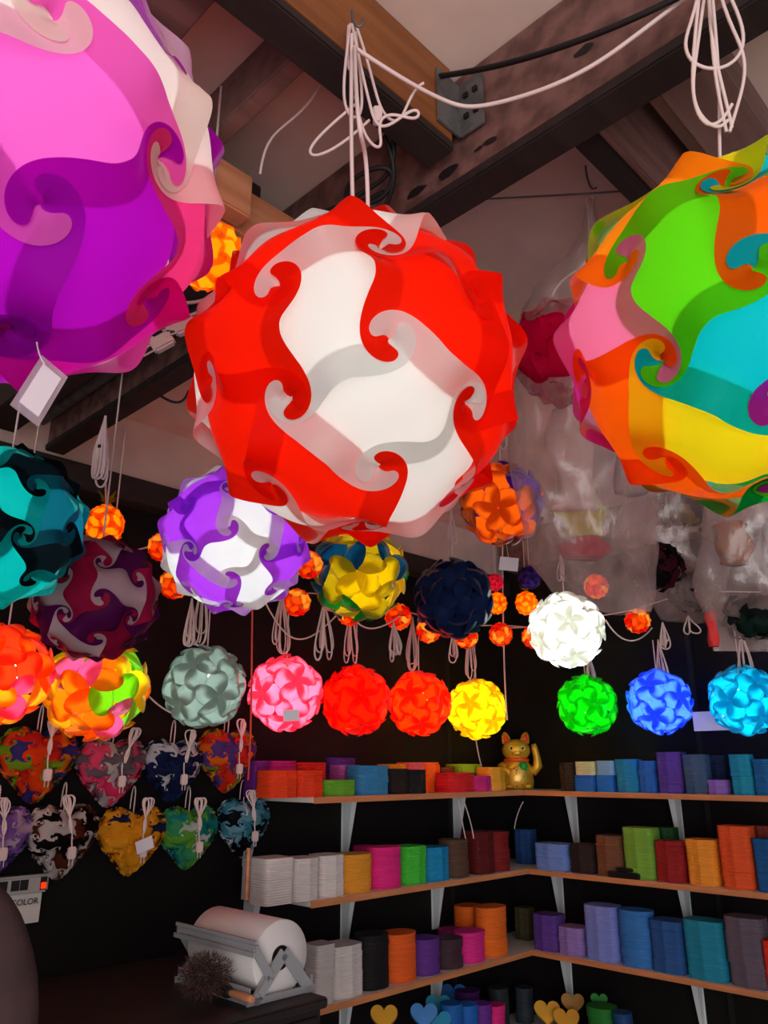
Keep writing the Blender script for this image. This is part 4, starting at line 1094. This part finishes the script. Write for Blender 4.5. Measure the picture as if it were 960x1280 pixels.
def heart(label, x, y, R, cols, seed, off=.075, tilt=0, lift=0.03):
    p = onL(x, y, off); Rm = R * proj(p)[2] / FP
    t = thing('heart_lamp', label, 'heart lamp', p, (0, tilt, ROTL), 'heart shaped lamps')
    t.rotation_euler = (0, tilt, ROTL + random.uniform(-.08, .08))
    rs = random.Random(seed)
    for i, me in enumerate(HME):
        o = bpy.data.objects.new('panel', me); COL.objects.link(o); o.parent = t; o.scale = (Rm,) * 3
        o.material_slots[0].link = 'OBJECT'; o.material_slots[0].material = sheet(rs.choice(cols), .35)
    f = p + DR * (Rm * .62 + .012)
    a = f + (0, 0, Rm * 1.25); b = f + (0, 0, Rm * .1)
    sh = DL * rs.uniform(-.35, .35) * Rm
    ex = []
    for i in range(6):
        e = DL * rs.uniform(-.11, .11); g = DR * rs.uniform(0, .008)
        ex.append([b + sh * .2 + g, b + sh * .4 + e * .15 + (0, 0, Rm * .3) + g, a + sh - e * .3 + (0, 0, -.02) + g, a + sh + e * .12 + g, a + sh + e * .35 + (0, 0, -.02) + g, b + sh * .4 - e * .15 + (0, 0, Rm * .35) + g, b + sh * .2 + g])
    ex.append([b, b + (0, 0, -Rm * .25), b + DL * .004 + (0, 0, -Rm * .45)])
    cord(t, [p + (0, 0, Rm * .5), p + (0, 0, Rm * .9), p + DR * .01 + (0, 0, Rm * 1.6), p + DR * -.02 + (0, 0, Rm * 1.6), p + DR * -.02 + (0, 0, Rm * .8)], .0019, extra=ex, name='cord_bundle')
    plug(t, b + DL * .004 + (0, 0, -Rm * .55), .9, Matrix.Rotation(ROTL, 3, 'Z'))
    return t, f
heart('rainbow heart lamp with orange and green swirls, upper row far left', 46, 948, 43, [(226, 66, 20), (230, 110, 30), (60, 50, 120), (120, 150, 30), (36, 60, 130), (200, 40, 30)], 1)
heart('pink, grey and white heart lamp in the upper row', 138, 958, 39, [(226, 50, 100), (190, 176, 176), (110, 92, 100), (226, 70, 110)], 2)
heart('navy and white heart lamp in the upper row', 215, 957, 36, [(34, 42, 84), (200, 196, 204), (26, 32, 66)], 3)
heart('yellow, red and purple heart lamp beside the shelf end', 283, 944, 36, [(230, 100, 24), (216, 50, 30), (90, 60, 130), (220, 150, 40), (120, 140, 40)], 4)
heart('lilac and lavender heart lamp cut by the left edge', -8, 1046, 40, [(140, 100, 180), (190, 160, 190), (110, 80, 160)], 5)
heart('black, brown and white heart lamp in the lower row', 76, 1044, 41, [(200, 186, 182), (86, 40, 26), (20, 14, 14), (200, 186, 182)], 6)
t, f = heart('golden yellow and navy heart lamp with a white tag', 164, 1044, 38, [(232, 160, 40), (34, 36, 70), (226, 150, 30)], 7)
tp = f + DL * .0 + DR * .012 + np.array([0, 0, -.02]); card(t, tp, .05, .032, Matrix.Rotation(ROTL, 3, 'Z') @ Matrix.Rotation(-.3, 3, 'Y'), prin('white_card', (222, 214, 222), .6))
heart('green and turquoise heart lamp in the lower row', 234, 1040, 35, [(100, 160, 50), (30, 130, 130), (190, 196, 186), (60, 150, 100)], 8)
heart('pale blue, black and white heart lamp touching the shelf end', 303, 1028, 33, [(110, 160, 180), (20, 20, 24), (206, 206, 210), (60, 130, 150)], 9)

#@@BAGS
# ================================================================ clear bags with packed lamps
def bag(name, label, rows, dep, thick, seed, mat=None, closed_top=True):
    """rows: (y, x_left, x_right) picture outline; the bag is a crumpled sleeve of real thickness"""
    bm = bmesh.new(); n = 40; R_rows = []
    rr = []
    for (y0, a0, b0), (y1, a1, b1) in zip(rows, rows[1:]):
        k_ = max(2, int((y1 - y0) / 12))
        for j in range(k_): t_ = j / k_; rr.append((y0 + (y1 - y0) * t_, a0 + (a1 - a0) * t_, b0 + (b1 - b0) * t_))
    rr.append(rows[-1]); N = len(rr)
    for j, (y, a, b) in enumerate(rr):
        pa, pb = at(a, y, dep), at(b, y, dep); c = (pa + pb) / 2; hw = np.linalg.norm(pb - pa) / 2
        th = thick * min(1, hw / .06) * min(1, (N - 1 - j) / 6 + .12)
        row = []
        for i in range(n):
            an = 2 * PI * i / n; q = Vector((c[0] + hw * math.cos(an), c[1] + th * math.sin(an), c[2]))
            nn = noise.noise(q * 16 + Vector((seed, 0, 0))) * .014 + noise.noise(Vector((q.x * 45, q.y * 45, q.z * 12 + seed))) * .008
            f_ = min(1, hw / .05); q += Vector((math.cos(an) * nn * .7, math.sin(an) * nn * 1.4, noise.noise(q * 22) * .006)) * f_
            row.append(bm.verts.new(q))
        R_rows.append(row)
    for A_, B_2 in zip(R_rows, R_rows[1:]):
        for i in range(n): bm.faces.new((A_[i], A_[(i + 1) % n], B_2[(i + 1) % n], B_2[i]))
    o = bm_obj(name, bm, mat or film(), None, True); tag(o, label, 'plastic bag', 'clear bags of packed lamps'); return o
D1 = 1.42
b1 = bag('clear_plastic_bag', 'clear plastic bag with crimson lamp hanging right of the red lamp', [(252, 733, 742), (290, 726, 748), (330, 700, 762), (365, 664, 785), (400, 648, 800), (470, 640, 812), (560, 638, 818), (640, 645, 822), (700, 662, 822), (740, 690, 818), (766, 735, 815)], D1, .085, 1)
cb = curve('bag_cord', [pxpath([(741, 245, D1), (738, 275, D1), (742, 330, D1), (745, 380, D1 + .02)]), pxpath([(733, 248, D1), (740, 300, D1), (735, 360, D1 + .02)]), pxpath([(735, 250, D1), (750, 310, D1), (748, 370, D1)]), pxpath([(738, 330, D1), (700, 345, D1), (690, 370, D1 - .03)])], .0025, M_CORD); adopt(cb, b1)
hk2 = at(735, 240, D1); hm = curve('ceiling_hook', [[hk2 + (0, 0, .06), hk2 + (0, 0, .01), hk2 + (.008, 0, 0), hk2 + (.016, 0, .01)]], .0018, M_METAL); tag(hm, 'small steel hook carrying the clear plastic bag', 'hook', 'ceiling hooks')
def packed(label, x, y, dep, R, cols, squash, me=None, seed=1, name='packed_lamp'):
    p = at(x, y, dep); rs = random.Random(seed)
    return ball(name, label, 'lamp', p, R, rand_rot(seed), lambda i, n: sheet(cols[(i + rs.randint(0, 1)) % len(cols)], .45), me or ME_MID, None, 'lamps packed in bags', squash=squash)
packed('crimson panel lamp packed in the top of the clear bag', 706, 440, D1 - .01, .098, [(225, 10, 70), (196, 6, 56)], (1, .8, 1.0), ME_MID, 5)
# column of nested pale panels below it
def nested(label, x0, x1, y0, y1, dep, rgb, seed, depth_m=.05, kind='wave', rot=0):
    pa, pb = at(x0, (y0 + y1) / 2, dep), at(x1, (y0 + y1) / 2, dep); w = float(np.linalg.norm(pb - pa))
    zt, zb = at((x0 + x1) / 2, y0, dep), at((x0 + x1) / 2, y1, dep)
    h = float(np.linalg.norm(zt - zb)); bm = bmesh.new()
    n = 24; rows = []
    for k_ in range(26):
        f_ = k_ / 25; row = []
        for i in range(n):
            a = 2 * PI * i / n; pinch = 1 + .18 * math.sin(f_ * 9 + seed) + .12 * math.sin(a * 3 + f_ * 7)
            q = Vector((math.cos(a) * w / 2 * pinch, math.sin(a) * depth_m / 2 * (1 + .25 * math.sin(a * 2 + f_ * 5)), (f_ - .5) * h)); row.append(bm.verts.new(q))
        rows.append(row)
    for A_, B_2 in zip(rows, rows[1:]):
        for i in range(n): bm.faces.new((A_[i], A_[(i + 1) % n], B_2[(i + 1) % n], B_2[i]))
    bm.faces.new(rows[0]); bm.faces.new(rows[-1])
    c_ = (zt + zb) / 2
    o = bm_obj('packed_sheet_bundle', bm, sheet(rgb, .3), None, True, c_); tag(o, label, 'lamp panels', 'panels packed in bags'); return o
nested('rolled white and pink panels in the middle of the clear bag', 690, 740, 505, 640, D1, (226, 200, 196), 2)
nested('yellow panel bundle at the bottom of the clear bag', 696, 752, 612, 672, D1, (190, 160, 30), 3)
nested('dull red panel bundle lowest in the clear bag', 700, 756, 664, 698, D1, (178, 40, 62), 5)
nested('pale mauve panels along the right of the clear bag', 765, 800, 470, 620, D1 + .01, (176, 140, 140), 7)
D2 = 1.62
bag('clear_plastic_bag', 'clear plastic bag with a black lamp bundle, second from left', [(430, 840, 850), (470, 822, 870), (540, 790, 900), (640, 776, 912), (700, 790, 912), (770, 822, 905), (777, 826, 900)], D2, .07, 3)
bag('clear_plastic_bag', 'clear plastic bag with dark green bundle at the right edge', [(470, 930, 950), (540, 905, 985), (640, 880, 1000), (720, 868, 1004), (780, 884, 1004), (813, 892, 1000)], D2 - .17, .055, 4)
packed('crimson and ochre lamp bundle in the bag below the multicoloured lamp', 862, 632, D2, .060, [(110, 14, 20), (60, 24, 20), (150, 110, 20)], (1.15, .7, .6), ME_MID, 7)
packed('black lamp bundle low in the clear bag with crimson lamp', 818, 708, D1 + .1, .060, [(22, 16, 20), (60, 20, 30)], (1.0, .6, .75), ME_MID, 8)
packed('flat black lamp bundle in the second clear bag', 868, 738, D2, .060, [(18, 20, 26), (26, 34, 40)], (1.05, .6, .45), ME_MID, 9)
packed('dark green lamp bundle in the bag at the right edge', 945, 772, D2 - .17, .062, [(20, 40, 34), (26, 30, 30)], (1.05, .6, .5), ME_MID, 10)
nested('brown and orange panel bundle in the bag at the right', 896, 936, 655, 705, D2 - .17, (150, 80, 26), 4)
nested('salmon panel strip at the lower edge of the right bag', 884, 896, 765, 808, D2 - .17, (226, 70, 70), 6, .02)

#@@CABLES
# ================================================================ cables under the roof
def cable(label, pts, rad, mat, name='power_cable', extra=None):
    o = curve(name, [pxpath(pts)] + [pxpath(e) for e in (extra or [])], rad, mat, None, 6); return tag(o, label, 'cable')
cable('black cable sagging along the big roof beam', [(520, 99, 1.25), (600, 90, 1.12), (700, 62, 1.02), (800, 22, .95), (900, -30, .9)], .0042, M_BLK)
cable('long white cord running from the centre hook along the roof beam', [(447, 62, .98), (500, 98, 1.0), (560, 130, 1.04), (590, 136, 1.04), (640, 125, 1.02), (700, 105, .99), (760, 72, .97), (800, 40, .95), (880, -20, .93)], .003, M_CORD)
cable('thin grey wire strung under the ceiling to the bag hook', [(540, 252, 1.55), (640, 247, 1.5), (730, 243, 1.46), (790, 238, 1.45)], .0018, M_METAL)
cable('black coiled wires tangled where joist meets beam', [(400, 285, 1.3), (440, 245, 1.25), (470, 235, 1.24), (500, 205, 1.2), (488, 160, 1.2)], .004, M_BLK, extra=[[(395, 270, 1.3), (430, 250, 1.26), (470, 262, 1.24), (495, 225, 1.22), (485, 205, 1.2), (450, 215, 1.22), (425, 240, 1.25), (440, 262, 1.27), (480, 240, 1.23)], [(480, 170, 1.2), (495, 200, 1.2), (500, 240, 1.22), (470, 275, 1.26)]])
cable('thin white cord hanging beside the rafter at upper left', [(404, 100, 1.2), (390, 130, 1.2), (350, 160, 1.22), (330, 180, 1.22), (325, 218, 1.22)], .0022, M_CORD)
cable('thin black wire sagging beside the orange lit ceiling panel', [(185, 483, 1.9), (212, 505, 1.9), (228, 512, 1.9), (236, 488, 1.9)], .003, M_BLK)
cl_ = cable('tangle of white cords with plugs beside the magenta lamp', [(150, 400, 1.3), (180, 395, 1.3), (215, 402, 1.3), (250, 392, 1.3), (268, 378, 1.32)], .003, M_CORD, extra=[[(145, 395, 1.3), (175, 410, 1.3), (205, 408, 1.3), (240, 405, 1.3), (265, 385, 1.3)], [(160, 395, 1.3), (175, 415, 1.3), (195, 425, 1.3)], [(205, 405, 1.3), (212, 416, 1.3), (222, 412, 1.3), (235, 400, 1.3)], [(225, 378, 1.3), (245, 380, 1.3), (262, 372, 1.3)]])
plug(cl_, at(203, 428, 1.3), 1.2, Matrix.Rotation(1.0, 3, 'Y')); plug(cl_, at(232, 408, 1.3), 1.2, Matrix.Rotation(1.2, 3, 'Y'))
for (x, y, n_) in ((160, 455, 'brass hook on the dark beam, further left'), (184, 441, 'brass hook on the dark beam, nearer the red lamp')):
    q = on_pl(x, y, W(-2.44, 0), DL); hm = curve('brass_hook', [[q + (0, 0, .02), q, q + DR * .002 - DL * .008 + (0, 0, -.008), q - DL * .014 + (0, 0, .004)]], .0016, prin('brass', (200, 160, 50), .3, .8)); tag(hm, n_, 'hook')
cable('white cord hanging down to the gold cat beside the yellow lamp', [(628, 640, 2.9), (628, 800, 3.0), (631, 860, 3.0), (634, 900, 3.0)], .003, M_CORD)
cable('white cord hanging under the yellow petal lamp', [(595, 925, 2.95), (598, 945, 2.95), (602, 958, 2.98)], .0025, M_CORD)
cable('red tinted cord dropping between grey and pink petal lamps', [(316, 700, 2.35), (315, 800, 2.3), (314, 900, 2.3), (312, 950, 2.3), (310, 975, 2.3)], .003, prin('red_cord_plastic', (214, 70, 50), .5))
cable('white cord looping from the rainbow petal lamp to the grey one', [(170, 850, 2.1), (190, 880, 2.1), (215, 897, 2.15), (235, 895, 2.2)], .0025, M_CORD)
cable('white cords behind the brown stack on the left second shelf', [(573, 1000, 2.7), (578, 1030, 2.7), (582, 1048, 2.7)], .002, M_CORD, extra=[[(580, 1002, 2.7), (590, 1030, 2.7), (592, 1048, 2.7)]])
cable('thin white cord hanging under the right top shelf in the corner', [(654, 1002, 3.1), (645, 1018, 3.1), (643, 1036, 3.1)], .002, M_CORD)
def hanging(label, x, y, d, L, n, w, seed, tail=None):
    P = at(x, y, d); o = curve('cord_coil', loops(P, L, n, w, seed) + ([pxpath(tail)] if tail else []), .0024, M_CORD, None, 4); tag(o, label, 'cord', 'coiled lamp cords')
hanging('white cord coil above the grey petal lamp', 240, 748, 2.15, .13, 5, .02, 3)
hanging('pale cord coil hanging between the pink and red petal lamps', 405, 750, 2.35, .18, 6, .035, 5, [(330, 750, 2.3), (350, 790, 2.35), (375, 808, 2.4), (400, 790, 2.4), (420, 770, 2.4)])
hanging('pale cord coil above the orange red petal lamp', 492, 778, 2.45, .13, 6, .03, 8, [(437, 760, 2.5), (450, 800, 2.5), (480, 785, 2.5), (500, 770, 2.5)])
hanging('pale cord coil above the yellow petal lamp', 566, 790, 2.7, .11, 5, .025, 9)
hanging('bluish white cord coil between blue and cyan petal lamps', 828, 778, 2.45, .08, 6, .02, 11, [(757, 775, 2.6), (775, 805, 2.6), (795, 810, 2.6), (815, 785, 2.5)])
hanging('loose white cord loop under the right bags', 860, 770, 2.45, .06, 2, .03, 14)
wt = at(636, 705, 2.3); o = thing('price_card', 'small white price card hanging right of the purple and amber lamp', 'price card', wt); card(o, wt, .055, .04, facing(wt, 0, .15), prin('white_card', (222, 214, 222), .6), 'card'); cord(o, [wt + (0, 0, .02), wt + (-.01, 0, .1), wt + (-.01, 0, .2)], .0008, name='string')
# stick and clip by the shelf end
q0, q1 = onL(311, 1060, .30), onL(308, 1125, .30)
o = curve('wooden_stick', [[q0, (q0 + q1) / 2, q1]], .006, WOOD_P); tag(o, 'thin upright wooden stick at the left shelf end', 'stick')

#@@LIGHT
# ================================================================ light
w = bpy.data.worlds.new('world'); SC.world = w; w.use_nodes = True
bg = w.node_tree.nodes['Background']; bg.inputs[0].default_value = (.95, .93, 1.0, 1); bg.inputs[1].default_value = .42
def area(name, loc, target, size, power, col):
    l = bpy.data.lights.new(name, 'AREA'); l.size = size; l.energy = power; l.color = col
    o = bpy.data.objects.new(name, l); COL.objects.link(o); o.location = Vector(loc); d = Vector(target) - Vector(loc); o.rotation_euler = d.to_track_quat('-Z', 'Y').to_euler(); return o
area('front_fill_light', (.4, -1.8, 1.1), (.4, 1.8, 2.3), 2.8, 80, (1.0, .95, .93))  # added fill light behind the camera, tilted up to brighten ceiling and shelves
SC.view_settings.view_transform = 'Standard'; SC.view_settings.look = 'None'; SC.view_settings.gamma = 1; SC.view_settings.exposure = 0
SC.view_settings.use_curve_mapping = False
SC.cycles.max_bounces = 10; SC.cycles.diffuse_bounces = 6; SC.cycles.transmission_bounces = 6; SC.cycles.transparent_max_bounces = 16
SC.cycles.use_light_tree = True; SC.cycles.sample_clamp_indirect = 6
